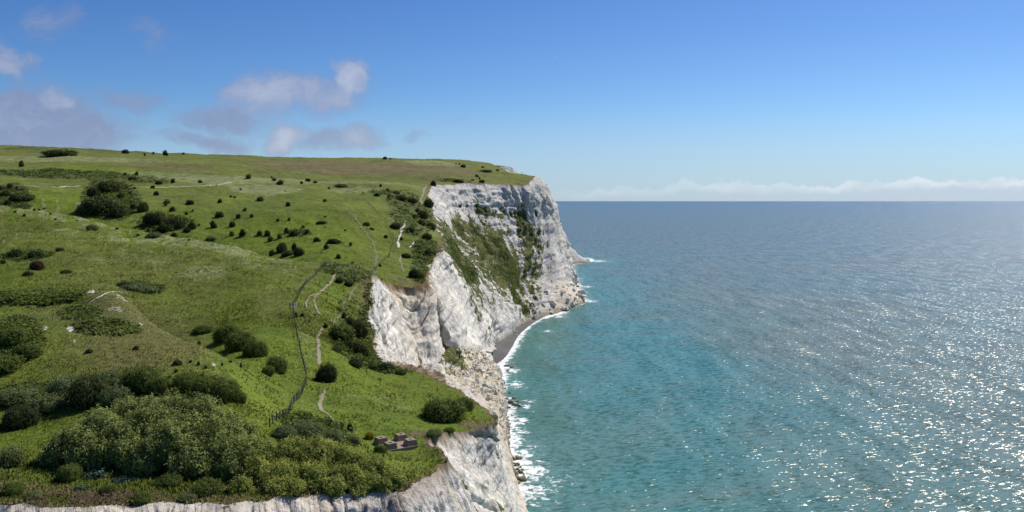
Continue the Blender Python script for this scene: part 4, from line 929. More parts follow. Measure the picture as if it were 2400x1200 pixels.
# ---------------------------------------------------------------- paths
def mat_path(name, a, b):
    t = NT(name); n = t.noise(t.pos(), 1.3, 5, .7)
    e = t.attr('edge'); n2 = t.noise(t.pos(), 2.2, 5, .75)
    f = t.mr(t.math('ADD', e, t.mr(n2, .3, .7, -.5, .5)), .55, .8, 0, 1, True)
    return t.out(t.principled(Base_Color=t.mix(f, t.mix(n, a, b), t.mix(n2, (.07, .095, .018), (.14, .15, .045))), Roughness=.95, Normal=t.bump(n, .5, .2)))
M_PCHALK = mat_path('bare_chalk', (.50, .47, .41), (.68, .66, .61)); M_PEARTH = mat_path('trodden_earth', (.17, .14, .085), (.32, .27, .195)); M_PGRASS = mat_path('trodden_grass', (.10, .11, .035), (.17, .165, .07))
def path(pts, width, mat, label, seed=1, wvar=.6):
    G = np.array([ground(*p) for p in pts])
    d = np.concatenate([[0], np.cumsum(np.linalg.norm(np.diff(G[:, :2], axis=0), axis=1))])
    n = max(int(d[-1] / .45), 8); n = min(n, 700); s = np.linspace(0, d[-1], n)
    c = pchip(d, G[:, :2], s); tg = np.gradient(c, axis=0); tg /= np.linalg.norm(tg, axis=1, keepdims=True) + 1e-9; nr = np.stack([-tg[:, 1], tg[:, 0]], -1)
    wd = .95 * width * np.clip(1 + wvar * fbm(s / 3.0, s * 0, seed=seed, o=3) * 1.2, .35, 1.5) * sstep(0, 1.5, s) * sstep(0, 1.5, d[-1] - s) * .5
    c = c + nr * (fbm(s / 7, s * 0, seed=seed + 3, o=2) * width * .5)[:, None]
    k = np.linspace(-1, 1, 7); XY = c[:, None, :] + nr[:, None, :] * (wd[:, None] * k[None, :])[..., None]
    XY += (fbm(XY[..., 0] / .9, XY[..., 1] / .9, seed=seed + 5, o=2) * width * .06)[..., None] * nr[:, None, :]
    Z = zground(XY[..., 0].ravel(), XY[..., 1].ravel()).reshape(XY.shape[:2]) + .05 + .06 * (1 - k[None, :] ** 2) * (np.mean(XY[..., 1]) / 200)
    o = link('path', mesh_from('path', np.concatenate([XY, Z[..., None]], -1).reshape(-1, 3), grid_faces(n, 7), [mat], {'edge': np.abs(k)[None, :] * np.ones((n, 1))}))
    tag(o, label, 'path', kind='structure')
path([(745,856),(746,830),(749,800),(747,785),(757,768)], 0.7, M_PEARTH, 'trodden earth path climbing beside the fence', 3)
path([(755,742),(742,725),(738,705),(748,688),(765,672),(778,660),(788,645),(786,637),(793,633)], 0.75, M_PEARTH, 'trodden earth path curving up to the fence top', 4)
path([(718,725),(718,708),(726,694),(740,688)], .5, M_PEARTH, 'thin pale track beside the earth path', 5)
path([(762,908),(761,925),(752,945),(757,965),(772,975),(790,992),(799,1008),(796,1020)], 0.6, M_PEARTH, 'winding earth path across the lawn to the shrubs', 6)
path([(772,756),(790,745),(800,730),(812,705),(830,682),(838,675)], .9, M_PGRASS, 'faint grassy track slanting to the cliff edge', 7)
path([(30,436),(70,437),(95,438),(115,438)], 1.3, M_PCHALK, 'white chalk track at the far left', 8, .9)
path([(118,438.5),(150,437.5),(190,436.5)], 2.0, M_PCHALK, 'wide white stretch of the chalk track', 9, .5)
path([(290,439.5),(340,440),(400,439.5),(450,437.5),(500,435),(545,428)], 1.2, M_PCHALK, 'pale track leading to the walkers', 10, .5)
path([(935,582),(934,570),(938,558),(941,545),(946,530),(949,515)], 1.3, M_PCHALK, 'white scar of bare chalk on the spur', 11, .7)
path([(960,583),(965,575),(970,568)], 0.8, M_PCHALK, 'short white scar beside the longer one', 12, .5)
path([(944,640),(940,622),(938,606),(941,596)], 0.8, M_PEARTH, 'thin earth path above the broken face', 13)
path([(988,480),(985,470),(988,462),(995,445),(998,434)], 1.6, M_PEARTH, 'worn earth track at the headland corner', 14)
path([(800,480),(830,510),(855,545),(875,575),(883,600),(880,625)], 1.3, M_PGRASS, 'faint brown track winding down the spur', 15)
path([(205,716),(222,704),(238,694),(268,684),(300,690)], .55, M_PCHALK, 'chalk path running along the mound crest', 16, .7)

# ---------------------------------------------------------------- fences
def mat_wood(name, a, b):
    t = NT(name); n = t.noise(t.scalev(t.pos(), (6, 6, 1.5)), 2, 4, .6); return t.out(t.principled(Base_Color=t.mix(n, a, b), Roughness=.85))
M_POST = mat_wood('weathered_post', (.055, .048, .040), (.15, .13, .11)); M_PALE = mat_wood('pale_timber', (.45, .43, .38), (.62, .60, .55))
tw = NT('wire'); M_WIRE = tw.out(tw.principled(Base_Color=(.10, .10, .10, 1), Roughness=.5, Metallic=.6))
def box_mesh(name, sx, sy, sz, mat, bev=.01, top=1.0):
    bm = bmesh.new(); bmesh.ops.create_cube(bm, size=1.0)
    for v in bm.verts:
        k = top if v.co.z > 0 else 1.0
        v.co = Vector((v.co.x * sx * k, v.co.y * sy * k, (v.co.z + .5) * sz))
    if bev: bmesh.ops.bevel(bm, geom=list(bm.edges), offset=bev, segments=1, affect='EDGES')
    me = bpy.data.meshes.new(name); bm.to_mesh(me); bm.free(); me.materials.append(mat); return me
def fence(pts, gap, hgt, label, wr=.014, pw=.13):
    G = np.array([ground(*p) for p in pts]); d = np.concatenate([[0], np.cumsum(np.linalg.norm(np.diff(G[:, :2], axis=0), axis=1))])
    n = min(int(d[-1] / gap) + 1, 100); s = np.linspace(0, d[-1], n); c = pchip(d, G[:, :2], s); z = zground(c[:, 0], c[:, 1])
    e = empty('fence', (c[0, 0], c[0, 1], z[0])); r = random.Random(n)
    pm = box_mesh('post', pw, pw, hgt + .3, M_POST, .015, .85)
    for k in range(n):
        o = link('post', pm, e); o.location = (c[k, 0] - c[0, 0], c[k, 1] - c[0, 1], z[k] - z[0] - .3); o.rotation_euler = (r.gauss(0, .04), r.gauss(0, .04), r.random())
    s2 = np.linspace(0, d[-1], n * 2); c2 = pchip(d, G[:, :2], s2); z2 = np.interp(s2, s, z)
    for q in (.35, .7, 1.0):
        ps = []
        for k in range(len(s2) - 1):
            a = np.array([*(c2[k] - c[0]), z2[k] - z[0] + hgt * q]); b = np.array([*(c2[k+1] - c[0]), z2[k+1] - z[0] + hgt * q]); ps.append(tube(a, b, wr, wr, 4))
        V, Q = join(ps); link('wire', mesh_from('wire', V, Q, [M_WIRE]), e)
    tag(e, label, 'fence'); return e
fence([(632,1002),(655,984),(690,945),(712,912),(718,895),(714,868),(706,835),(698,795),(691,755),(687,728)], 1.7, 1.15, 'post and wire fence climbing from the bluish shrubs to the first gate')
fence([(690,715),(703,688),(722,662),(745,640),(763,624)], 2.0, 1.15, 'post and wire fence running uphill from the first gate to the second')
fence([(774,620),(800,627),(835,631),(868,641)], 3.0, 1.0, 'low fence along the bank between second gate and white post')
fence([(874,640),(886,625),(905,606),(918,580),(923,560),(912,542),(902,522),(890,506),(880,495),(862,478)], 3.2, 1.2, 'dark fence zigzagging up the spur above the broken face')
def gate(px, py, rz, label):
    x, y, z = ground(px, py); e = empty('gate', (x, y, z), rz)
    pm = box_mesh('post', .2, .2, 1.75, M_POST, .02); pp = box_mesh('post', .16, .16, 1.5, M_PALE, .02)
    for dx, m in ((-.8, pm), (.8, pp), (0.0, pm)): o = link('post', m, e); o.location = (dx, 0, -.25)
    rm = box_mesh('rail', 1.7, .07, .11, M_PALE, .01)
    for q in (.35, .75, 1.1): o = link('rail', rm, e); o.location = (0, .12, q)
    st = box_mesh('step', .9, .3, .08, M_PALE, .01); o = link('step', st, e); o.location = (0, -.25, .4)
    tag(e, label, 'gate')
gate(687, 724, .9, 'wooden kissing gate with pale rails at the fence bend')
gate(766, 624, .7, 'small wooden gate at the top end of the fence by the bank')
gate(871, 644, .5, 'tiny gate with a pale post above the point of the white face')
# ---------------------------------------------------------------- concrete mounting on the near lawn
def mat_conc():
    t = NT('weathered_concrete'); p = t.pos(); n = t.noise(p, 2.2, 6, .68); n2 = t.noise(t.scalev(p, (3, 3, .5)), 2, 4, .6)
    c = t.mix(n, (.17, .118, .078), (.37, .285, .205)); c = t.mix(t.mr(n2, .5, .7, 0, .5), c, (.11, .08, .058))
    return t.out(t.principled(Base_Color=c, Roughness=.9, Normal=t.bump(n, .6, .1)))
M_CONC = mat_conc()
bx, by, bz = S(927, 1046, 103.5); bz = sum(float(zground([bx + a], [by + b])[0]) for a in (-2, 0, 2) for b in (-2, 0, 2)) / 9 + .12
mt = empty('gun_mounting', (bx, by, bz), math.radians(33))
tag(mt, 'weathered brown concrete base with four hollow-topped blocks on the lawn', 'concrete base')
# plus-shaped slab
bm = bmesh.new()
out = [(-2.0,-1.0),(-1.0,-1.0),(-1.0,-2.0),(1.0,-2.0),(1.0,-1.0),(2.0,-1.0),(2.0,1.0),(1.0,1.0),(1.0,2.0),(-1.0,2.0),(-1.0,1.0),(-2.0,1.0)]
out = [(-2.05,-2.05),(2.05,-2.05),(2.05,2.05),(-2.05,2.05)]
vs = [bm.verts.new((x, y, -.5)) for x, y in out]; f = bm.faces.new(vs)
ex = bmesh.ops.extrude_face_region(bm, geom=[f])
for v in ex['geom']:
    if isinstance(v, bmesh.types.BMVert): v.co.z = .12
bmesh.ops.recalc_face_normals(bm, faces=bm.faces); bmesh.ops.bevel(bm, geom=list(bm.edges), offset=.03, segments=1, affect='EDGES')
me = bpy.data.meshes.new('slab'); bm.to_mesh(me); bm.free(); me.materials.append(M_CONC); link('slab', me, mt)
def block_mesh(seed):
    bm = bmesh.new(); B, T_, h, ho, dp = .66, .56, .68, .17, .3
    def ring(s, z): return [bm.verts.new((x * s, y * s, z)) for x, y in ((-1,-1),(1,-1),(1,1),(-1,1))]
    r0, r1, r2, r3 = ring(B, .12), ring(T_, .12 + h), ring(ho, .12 + h), ring(ho * .9, .12 + h - dp)
    for a, b in ((r0, r1), (r1, r2), (r2, r3)):
        for k in range(4): bm.faces.new((a[k], a[(k+1) % 4], b[(k+1) % 4], b[k]))
    bm.faces.new(r3)
    bmesh.ops.bevel(bm, geom=[e for e in bm.edges if all(v.co.z > .5 for v in e.verts)], offset=.025, segments=2, affect='EDGES')
    bmesh.ops.subdivide_edges(bm, edges=list(bm.edges), cuts=3, use_grid_fill=True)
    for v in bm.verts:
        k = vnoise(np.array([v.co.x * 3 + seed]), np.array([v.co.y * 3]), np.array([v.co.z * 3]), 9)[0]; v.co *= 1 + .012 * k
    me = bpy.data.meshes.new('block'); bm.to_mesh(me); bm.free(); me.materials.append(M_CONC); return me
for k, (x, y) in enumerate(((-1.33,-1.33),(1.33,-1.33),(1.33,1.33),(-1.33,1.33))):
    o = link('block', block_mesh(k * 5), mt); o.location = (x, y, 0)

# ---------------------------------------------------------------- boulders and rubble on the shore
def mat_rock():
    t = NT('chalk_boulder'); p = t.pos(); n = t.noise(p, .9, 5, .65); n2 = t.noise(p, 3.5, 4, .7); z = t.n('ShaderNodeSeparateXYZ', {0: p}).outputs[2]
    c = t.mix(n, (.52, .48, .40), (.74, .71, .63)); c = t.mix(t.mr(n2, .5, .75, 0, .6), c, (.28, .25, .21))
    wet = t.mr(t.math('ADD', z, t.mr(n, .3, .7, -.8, .8)), .5, 2.0, 1, 0, True)
    c = t.mix(wet, c, t.mix(n2, (.085, .070, .045), (.20, .185, .085)))
    return t.out(t.principled(Base_Color=c, Roughness=.85, Normal=t.bump(n2, .6, .25)))
M_ROCK = mat_rock()
def rock_mesh(seed, sub=3):
    bm = bmesh.new(); bmesh.ops.create_icosphere(bm, subdivisions=sub, radius=1.0); r = random.Random(seed)
    pl = [(Vector((r.gauss(0, 1), r.gauss(0, 1), r.gauss(0, 1))).normalized(), r.uniform(.55, .85)) for _ in range(9)]
    co = np.array([v.co[:] for v in bm.verts]); nz = fbm(co[:, 0] * 1.5 + seed, co[:, 1] * 1.5, co[:, 2] * 1.5, seed, 3)
    for v, k in zip(bm.verts, nz):
        c = v.co * (1 + .25 * k)
        for nrm, d in pl:
            e = c.dot(nrm) - d
            if e > 0: c -= nrm * e * .9
        v.co = Vector((c.x, c.y * .85, c.z * .75))
    me = bpy.data.meshes.new('boulder'); bm.to_mesh(me); bm.free(); me.materials.append(M_ROCK); return me
ROCKS = [rock_mesh(k) for k in range(8)]
rr = random.Random(5)
def boulder(x, y, z, s, label, group):
    o = link('boulder', rr.choice(ROCKS)); o.location = (x, y, z); o.scale = (s * rr.uniform(.8, 1.2), s * rr.uniform(.8, 1.2), s * rr.uniform(.8, 1.1)); o.rotation_euler = (rr.uniform(-.5, .5), rr.uniform(-.5, .5), rr.uniform(0, 6.3))
    tag(o, label, 'boulder', group)
def cliff_pts(n, ymin, ymax, vmin, vmax, seed, tmin=.5):
    yy = S_top[:, 1]; sel = (Pd[:, -2, 1] > ymin) & (Pd[:, -2, 1] < ymax) & (np.arange(NS) > NCOL)
    si = np.where(sel)[0]; r = np.random.default_rng(seed); out = []
    step = np.concatenate([[0], np.cumsum(np.linalg.norm(np.diff(Pd[si, -2], axis=0), axis=1))])
    while len(out) < n:
        s = si[min(np.searchsorted(step, r.random() * step[-1]), len(si) - 1)]; v = int((vmin + (vmax - vmin) * (1 - r.random() ** 1.5)) * (NV - 1))
        if Ta[s, v] >= tmin: out.append(Pd[s, v])
    return out
for p in cliff_pts(112, 285, 416, .74, 1.0, 3):
    boulder(p[0] + rr.uniform(-.5, .8), p[1], p[2] + .2, rr.choice((.6, .8, .9, 1.1, 1.3, 1.6, 2.1)), 'pale chalk boulder in the rubble heap below the slumped cliff', 'boulders of the rubble heap')
# weed-stained rocks at the water's edge
def sea_rock(px, py, s, label, group):
    Y = F * (H - .3) / (py - HY); x, y, z = S(px, py, Y); boulder(x, y, .1 * s, s, label, group)
for k in range(34):
    sea_rock(rr.gauss(1208, 10), rr.uniform(1068, 1140), rr.choice((.5, .7, .9, 1.1, 1.5)), 'dark weed-stained rock in the pile under the near cliff', 'rocks under the near cliff')
for px, py, s in [(1196,942,1.6),(1208,948,1.5),(1218,951,1.1),(1186,934,1.2),(1180,922,1.0),(1213,940,.7),(1200,860,1.6),(1187,857,1.4),(1190,868,.8),(1205,932,.9),(1195,920,.7),(1188,955,1.3),(1179,965,1.1),(1190,985,.9),(1176,1010,1.5),(1200,972,.6),(1183,905,.9)]:
    sea_rock(px, py, s, 'olive boulder standing in the surf beside the rubble heap', 'boulders in the surf')
for k in range(48):
    t = rr.random(); px = 1258 + 106 * t + rr.gauss(0, 4); py = 745 - 38 * t + rr.gauss(-6, 6); sea_rock(px, py, rr.choice((.9, 1.2, 1.6, 2.2, 2.8)), 'grey-brown boulder along the foot of the headland', 'boulders under the headland')
for p in cliff_pts(46, 590, 690, .80, 1.0, 13, .3):
    boulder(p[0] + rr.uniform(0, 1.5), p[1] - rr.uniform(0, 1), p[2] + .3, rr.choice((.9, 1.2, 1.6, 2.2, 3.0)), 'grey-brown boulder along the foot of the headland', 'boulders under the headland')
for k in range(14):
    sea_rock(1352 + rr.uniform(-14, 2), rr.uniform(658, 676), rr.choice((1., 1.6, 2.2)), 'dark rock on the seaward side of the headland', 'rocks on the seaward side')
for k in range(16):
    t = rr.random(); sea_rock(1338 + 46 * t, 617 - 5 * t + rr.gauss(0, 1), rr.choice((1.2, 1.8, 2.4)), 'distant pale rock at the tip of the farther cliff', 'rocks at the far tip')
for px, py, s in [(1208,781,2.0),(1214,779,1.3),(1203,783,1.0)]: sea_rock(px, py, s, 'white chalk block lying on the dark shingle beach', 'chalk blocks on the beach')
# small rubble
pts = cliff_pts(2600, 275, 420, .66, 1.0, 9, .45); r = np.random.default_rng(10)
bm = bmesh.new(); bmesh.ops.create_icosphere(bm, subdivisions=1, radius=1.0); bv = np.array([v.co[:] for v in bm.verts]); bf = np.array([[v.index for v in f.verts] for f in bm.faces]); bm.free()
V = []; Q = []
for k, p in enumerate(pts):
    s = r.uniform(.16, .5); V.append(p + bv * (s * r.uniform(.7, 1.3, 3)) * (1 + r.normal(0, .16, (len(bv), 1))) + r.normal(0, .25, 3)); Q.append(bf + k * len(bv))
tag(link('rubble', mesh_from('rubble', np.concatenate(V), np.concatenate(Q), [M_ROCK], smooth=False)), 'loose small chalk rubble strewn over the landslip', 'rubble', kind='stuff')

# ---------------------------------------------------------------- walkers and gulls
def pm_(name, c, r=.8):
    t = NT(name); n = t.noise(t.pos(), 6, 3, .6); return t.out(t.principled(Base_Color=t.mix(n, tuple(x * .85 for x in c), tuple(min(1, x * 1.1) for x in c)), Roughness=r))
SKIN = pm_('skin', (.50, .34, .25)); HAIR = pm_('hair', (.05, .035, .025))
CLOTH = {k: pm_(k + '_cloth', c) for k, c in dict(red=(.55, .06, .04), white=(.72, .72, .70), black=(.02, .02, .022), navy=(.03, .04, .09), grey=(.25, .26, .28), blue=(.12, .2, .4), brown=(.16, .10, .06)).items()}
def person_mesh(pose):
    """one continuous skinned figure, walking; returns mesh"""
    sw = pose
    J = {'pelvis':(0,0,.95,.15),'belly':(0,0,1.10,.135),'chest':(0,.01,1.32,.16),'neck':(0,.01,1.50,.06),'head':(0,.03,1.62,.10),'crown':(0,.02,1.72,.085),
         'hl':(.10,0,.90,.095),'kl':(.11,.16*sw,.50,.062),'al':(.11,.10*sw-.06,.09,.042),'tl':(.12,.10*sw+.10,.04,.035),
         'hr':(-.10,0,.90,.095),'kr':(-.11,-.04*sw,.50,.062),'ar':(-.11,-.30*sw,.10,.042),'tr':(-.12,-.30*sw+.14,.04,.035),
         'sl':(.19,0,1.42,.062),'el':(.25,-.12*sw,1.15,.045),'wl':(.25,.02-.12*sw,.90,.032),'fl':(.25,.05-.12*sw,.80,.03),
         'sr':(-.19,0,1.42,.062),'er':(-.25,.10*sw,1.15,.045),'wr':(-.25,.24*sw,.92,.032),'fr':(-.25,.28*sw,.83,.03)}
    E = [('pelvis','belly'),('belly','chest'),('chest','neck'),('neck','head'),('head','crown'),('pelvis','hl'),('hl','kl'),('kl','al'),('al','tl'),('pelvis','hr'),('hr','kr'),('kr','ar'),('ar','tr'),('chest','sl'),('sl','el'),('el','wl'),('wl','fl'),('chest','sr'),('sr','er'),('er','wr'),('wr','fr')]
    ks_ = list(J); me = bpy.data.meshes.new('person'); me.from_pydata([J[k][:3] for k in ks_], [(ks_.index(a), ks_.index(b)) for a, b in E], [])
    o = bpy.data.objects.new('tmp', me); COL.objects.link(o); md = o.modifiers.new('s', 'SKIN')
    for k, sv in zip(ks_, me.skin_vertices[0].data): sv.radius = (J[k][3], J[k][3]); sv.use_root = (k == 'pelvis')
    o.modifiers.new('u', 'SUBSURF').levels = 1
    dg = bpy.context.evaluated_depsgraph_get(); m2 = bpy.data.meshes.new_from_object(o.evaluated_get(dg)); bpy.data.objects.remove(o); return m2
BODY = [person_mesh(1.0), person_mesh(-.7)]
def sub_mesh(src, keep, mat, grow, name):
    bm = bmesh.new(); bm.from_mesh(src); bmesh.ops.delete(bm, geom=[f for f in bm.faces if not keep(f.calc_center_median())], context='FACES'); bm.normal_update()
    for v in bm.verts: v.co += v.normal * grow
    me = bpy.data.meshes.new(name); bm.to_mesh(me); bm.free(); me.materials.clear(); me.materials.append(mat)
    for p in me.polygons: p.use_smooth = True
    return me
_pc = [0]
def person(px, py, rz, top, legs, label, group=None, sc=1.0):
    x, y, z = ground(px, py); _pc[0] += 1; b = BODY[_pc[0] % 2].copy(); b.materials.clear(); b.materials.append(SKIN)
    for p in b.polygons: p.use_smooth = True
    e = link('person', b); e.location = (x, y, z); e.rotation_euler = (0, 0, rz); e.scale = (sc,) * 3
    link('trousers', sub_mesh(b, lambda c: c.z < 1.0 and c.z > .1 and abs(c.x) < .21, CLOTH[legs], .012, 'trousers'), e)
    link('jacket', sub_mesh(b, lambda c: .93 < c.z < 1.47 and not (c.z < 1.0 and abs(c.x) > .215 and c.z < .95), CLOTH[top], .022, 'jacket'), e)
    link('shoes', sub_mesh(b, lambda c: c.z <= .11, CLOTH['black'], .012, 'shoes'), e)
    link('hair', sub_mesh(b, lambda c: c.z > 1.62 and c.y < .07 or c.z > 1.70, HAIR, .015, 'hair'), e)
    tag(e, label, 'person', group); return e
g = 'walkers on the pale track'
person(510.5, 438, 1.4, 'red', 'white', 'walker in red top and white trousers on the pale track', g)
person(506.8, 439, 1.4, 'black', 'black', 'walker in black beside the one in red on the track', g)
g = 'walkers at the head of the spur fence'
person(849.5, 456, -.6, 'black', 'navy', 'left of two dark-clothed walkers at the head of the spur fence', g)
person(853, 457, -.5, 'navy', 'black', 'right of two dark-clothed walkers at the head of the spur fence', g)
g = 'walkers on the headland path'
person(1133, 416, .4, 'black', 'black', 'dark-clad walker left of the grey-clad one on the headland', g)
person(1136.5, 416.4, .4, 'grey', 'blue', 'grey-clad walker between two dark-clad ones on the headland', g)
person(1139.5, 416.4, .4, 'navy', 'black', 'navy-clad walker right of the grey-clad one on the headland', g)
g = 'distant walkers in a loose line'
for px, py, a, b, l in [(1178,408,'black','brown','leftmost of three distant dark figures in a line on the headland'),(1184,408.5,'brown','black','middle of three distant dark figures in a line on the headland'),(1190,408.5,'black','black','rightmost of three distant dark figures in a line on the headland'),(1183.5,414,'navy','black','lone dark figure just below the line of three on the headland')]: person(px, py, .8, a, b, l, g)
person(1223, 406.5, .3, 'black', 'black', 'lone dark figure standing against the sky on the headland')
person(1213.5, 433, .3, 'red', 'brown', 'figure in reddish brown standing near the headland cliff rim')
def mat_gull():
    t = NT('gull_feathers'); n = t.noise(t.pos(), 8, 2); return t.out(t.principled(Base_Color=t.mix(n, (.16, .16, .17), (.5, .5, .5)), Roughness=.7))
MG = mat_gull()
def gull(px, py, Y, span, rz, bank, label):
    bm = bmesh.new()
    rings = [(-.42,.01,.0),(-.30,.05,.0),(-.1,.10,0),(.1,.115,0),(.24,.08,.01),(.32,.055,.03),(.38,.05,.035),(.45,.012,.02)]; pr = None
    for y, rad, z in rings:
        rg = [bm.verts.new((math.cos(a) * rad, y, z + math.sin(a) * rad * .9)) for a in [k * math.pi / 4 for k in range(8)]]
        if pr:
            for k in range(8): bm.faces.new((pr[k], pr[(k+1) % 8], rg[(k+1) % 8], rg[k]))
        pr = rg
    for s in (-1, 1):
        st = [(.05,.14,-.10,.04),(.35,.20,-.06,.17),(.62,.12,-.06,.20),(.85,-.02,-.10,.14),(1.0,-.16,-.18,.06)]; a = []
        for x, f, b, z in st:
            a.append([bm.verts.new((s * x, f, z + .012)), bm.verts.new((s * x, (f + b) / 2, z + .03)), bm.verts.new((s * x, b, z)), bm.verts.new((s * x, (f + b) / 2, z - .012))])
        for p, q in zip(a, a[1:]):
            for k in range(4): bm.faces.new((p[k], p[(k+1) % 4], q[(k+1) % 4], q[k]))
        bm.faces.new(a[-1])
    t = [bm.verts.new(c) for c in ((-.03,-.38,.02),(.03,-.38,.02),(.10,-.58,.01),(-.10,-.58,.01))]; bm.faces.new(t); t2 = [bm.verts.new((v.co.x, v.co.y, v.co.z - .015)) for v in t]; bm.faces.new(t2[::-1])
    for v in bm.verts: v.co *= span / 2
    bmesh.ops.recalc_face_normals(bm, faces=bm.faces)
    me = bpy.data.meshes.new('gull'); bm.to_mesh(me); bm.free(); me.materials.append(MG)
    o = link('gull', me); o.location = S(px, py, Y); o.rotation_euler = (bank * .3, bank, rz); tag(o, label, 'gull', 'gulls in the sky')
gull(1305, 149, 230, 1.35, .3, .35, 'gull gliding high over the sea right of the clouds')
gull(607, 218, 300, 1.3, -.6, -.2, 'gull crossing in front of the middle cloud')
gull(808, 53, 330, 1.2, .8, .3, 'tiny gull high in the blue near the top of the sky')
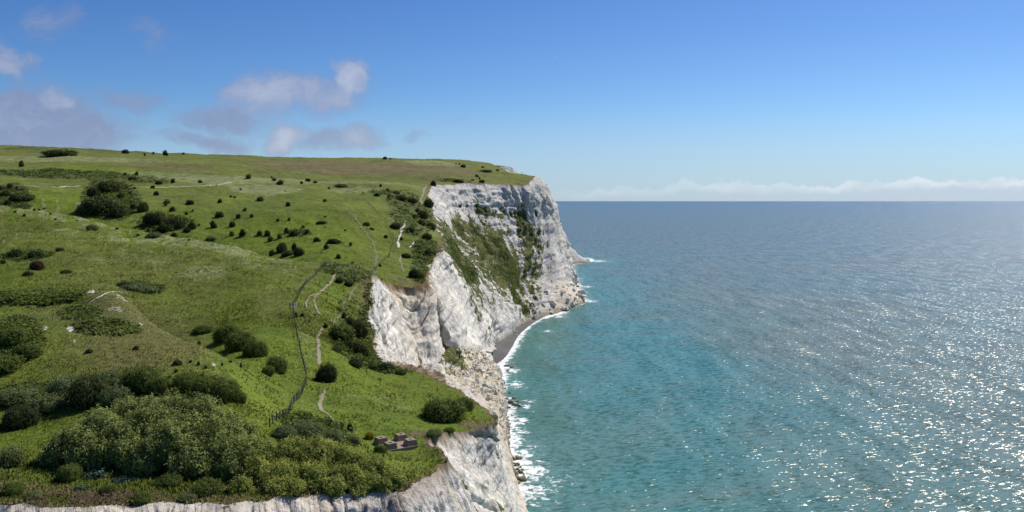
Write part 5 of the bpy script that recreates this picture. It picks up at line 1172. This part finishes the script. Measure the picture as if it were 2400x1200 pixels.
# ---------------------------------------------------------------- sky, sun, camera
SUN_AZ, SUN_EL = math.radians(48), math.radians(47)
def mat_world():
    t = NT('World', world=True)
    sky = t.n('ShaderNodeTexSky', None, sky_type='NISHITA', sun_disc=False)
    sky.sun_elevation = SUN_EL; sky.sun_rotation = SUN_AZ; sky.altitude = 80; sky.air_density = 1.0; sky.dust_density = .35; sky.ozone_density = 2.2
    d = t.n('ShaderNodeTexCoord').outputs['Generated']
    sx = t.n('ShaderNodeSeparateXYZ', {0: d})
    y = t.math('MAXIMUM', sx.outputs[1], .02)
    u = t.math('DIVIDE', sx.outputs[0], y); w = t.math('DIVIDE', sx.outputs[2], y)
    front = t.mr(sx.outputs[1], .05, .3)
    cv = t.n('ShaderNodeCombineXYZ', {0: u, 1: w, 2: 0.0}).outputs[0]
    wob = t.noise(cv, 9, 4, .6, color=True)
    cw = t.n('ShaderNodeVectorMath', {0: cv, 1: t.scalev(t.n('ShaderNodeVectorMath', {0: wob, 1: (.5, .5, .5)}, operation='SUBTRACT').outputs[0], (.11, .075, 0))}, operation='ADD').outputs[0]
    # (bearing px, elevation px, half width, half height, opacity, brightness)
    CL = [(60,258,220,74,1.0,.22),(150,300,220,58,1.0,.15),(30,312,150,62,1.0,.1),(300,232,130,30,.5,.2),(225,305,110,34,.75,.15),(135,225,60,40,.8,.7),
          (8,130,56,66,.6,.6),(140,40,80,60,.34,.4),(60,140,70,30,.35,.3),(350,70,70,60,.2,.4),
          (520,270,110,42,.8,.25),(640,228,150,52,.85,.7),(750,228,130,50,.85,.65),(818,190,46,52,1.0,1.0),(480,318,120,30,.6,.1),(430,332,50,16,.45,.15),
          (660,318,70,34,.95,.95),(760,322,120,34,.7,.4),(850,313,70,32,.85,.7),(990,318,60,12,.3,.3),(600,300,160,20,.3,.2),(560,345,70,14,.35,.1),(1080,300,80,20,.12,.3),(720,340,140,14,.4,.2)]
    acc = None; br = None
    for px, py, rx, ry, o, b in CL:
        c = ((px - CX) / F, (HY - py) / F, 0)
        v = t.n('ShaderNodeVectorMath', {0: cw, 1: c}, operation='SUBTRACT').outputs[0]
        l = t.n('ShaderNodeVectorMath', {0: t.scalev(v, (F / rx, F / ry, 0))}, operation='LENGTH').outputs['Value']
        k = t.mr(l, 1.35, .1, 0, o, True)
        acc = k if acc is None else t.math('MAXIMUM', acc, k)
        kb = t.math('MULTIPLY', k, b); br = kb if br is None else t.math('MAXIMUM', br, kb)
    nf = t.noise(t.scalev(cw, (1, 1.7, 0)), 15, 8, .66, .4)
    dens = t.mr(t.math('ADD', acc, t.mr(nf, .25, .75, -.38, .38)), -.04, .80, 0, .76, True)
    dens = t.math('MULTIPLY', dens, t.mr(acc, 0, .15))
    bb = t.math('ADD', t.math('MULTIPLY', br, .95), t.mr(nf, .3, .7, -.38, .18), clamp=True)
    ccol = t.mix(bb, (2.35, 2.75, 4.3), (5.2, 5.5, 6.5))
    # bank of cumulus low over the sea, far to the right
    n1 = t.noise(t.scalev(cv, (1, 1.0, 0)), 26, 6, .62); n1b = t.noise(t.scalev(cv, (1, .0, 0)), 7, 3, .55)
    rise = t.mr(u, .05, .62, 0, 1)
    top = t.math('ADD', t.mr(rise, 0, 1, .0140, .0285), t.mr(n1b, .3, .7, -.006, .006))
    edge = t.math('ADD', t.math('SUBTRACT', top, w), t.mr(n1, .25, .75, -.011, .011))
    bank = t.math('MULTIPLY', t.mr(edge, -.0012, .0035, 0, 1, True), t.mr(u, -.02, .09, 0, 1, True))
    hi = t.mr(t.math('ADD', edge, t.mr(n1, .3, .7, .004, -.004)), .0145, .004, 0, 1, True)
    bankc = t.mix(hi, (5.0, 5.7, 6.9), (7.4, 7.9, 8.5))
    bank = t.math('MULTIPLY', bank, t.math('MULTIPLY', t.math('MULTIPLY', t.mr(hi, 0, 1, .55, .85), t.mr(rise, 0, .9, .28, 1)), t.math('ADD', t.mr(hi, 0, 1, 1, 0), t.math('MULTIPLY', hi, t.mr(t.noise(t.scalev(cv, (1, 2.2, 0)), 14, 5, .6), .36, .6, .15, 1)))))
    base = t.mix(1.0, sky.outputs[0], t.mix(t.mr(u, -.62, .62, 0, 1, True), (.44, .69, 1.02), (.55, .77, 1.06)), 'MULTIPLY')
    base = t.mix(1.0, base, t.mix(t.mr(w, .04, .26, 0, 1, True), (1, 1, 1), (.74, .80, .90)), 'MULTIPLY')
    # paler air just over the horizon
    hz = t.mr(w, .0, .13, .55, 0, True)
    base = t.mix(hz, base, (4.7, 5.9, 7.4))
    base = t.mix(t.math('MULTIPLY', bank, front), base, bankc)
    base = t.mix(t.math('MULTIPLY', dens, front), base, ccol)
    bg = t.n('ShaderNodeBackground', {'Color': base, 'Strength': SKY_STR})
    t.t.links.new(bg.outputs[0], t.n('ShaderNodeOutputWorld').inputs[0])
    return t.m
SKY_STR = .10; SKY_TINT = (.60, .84, 1.20)
scene.world = mat_world()
sl = bpy.data.lights.new('sun', 'SUN'); sl.energy = 5.0; sl.angle = math.radians(.53); sl.color = (1, .935, .82)
so = bpy.data.objects.new('sun', sl); COL.objects.link(so)
sdir = Vector((math.sin(SUN_AZ) * math.cos(SUN_EL), math.cos(SUN_AZ) * math.cos(SUN_EL), math.sin(SUN_EL)))
so.rotation_euler = (-sdir).to_track_quat('-Z', 'Y').to_euler()
cam = bpy.data.cameras.new('camera'); cam.sensor_width = 36; cam.lens = 36 * F / 2400; cam.clip_start = .5; cam.clip_end = 600000
cam.shift_y = -(600 - HY) / 2400.0
co = bpy.data.objects.new('camera', cam); COL.objects.link(co); co.location = (0, 0, H); co.rotation_euler = (math.pi / 2, 0, 0)
scene.camera = co
scene.view_settings.view_transform = 'Standard'; scene.view_settings.look = 'None'; scene.view_settings.exposure = .1; scene.view_settings.gamma = 1
scene.cycles.max_bounces = 6; scene.cycles.sample_clamp_direct = 0
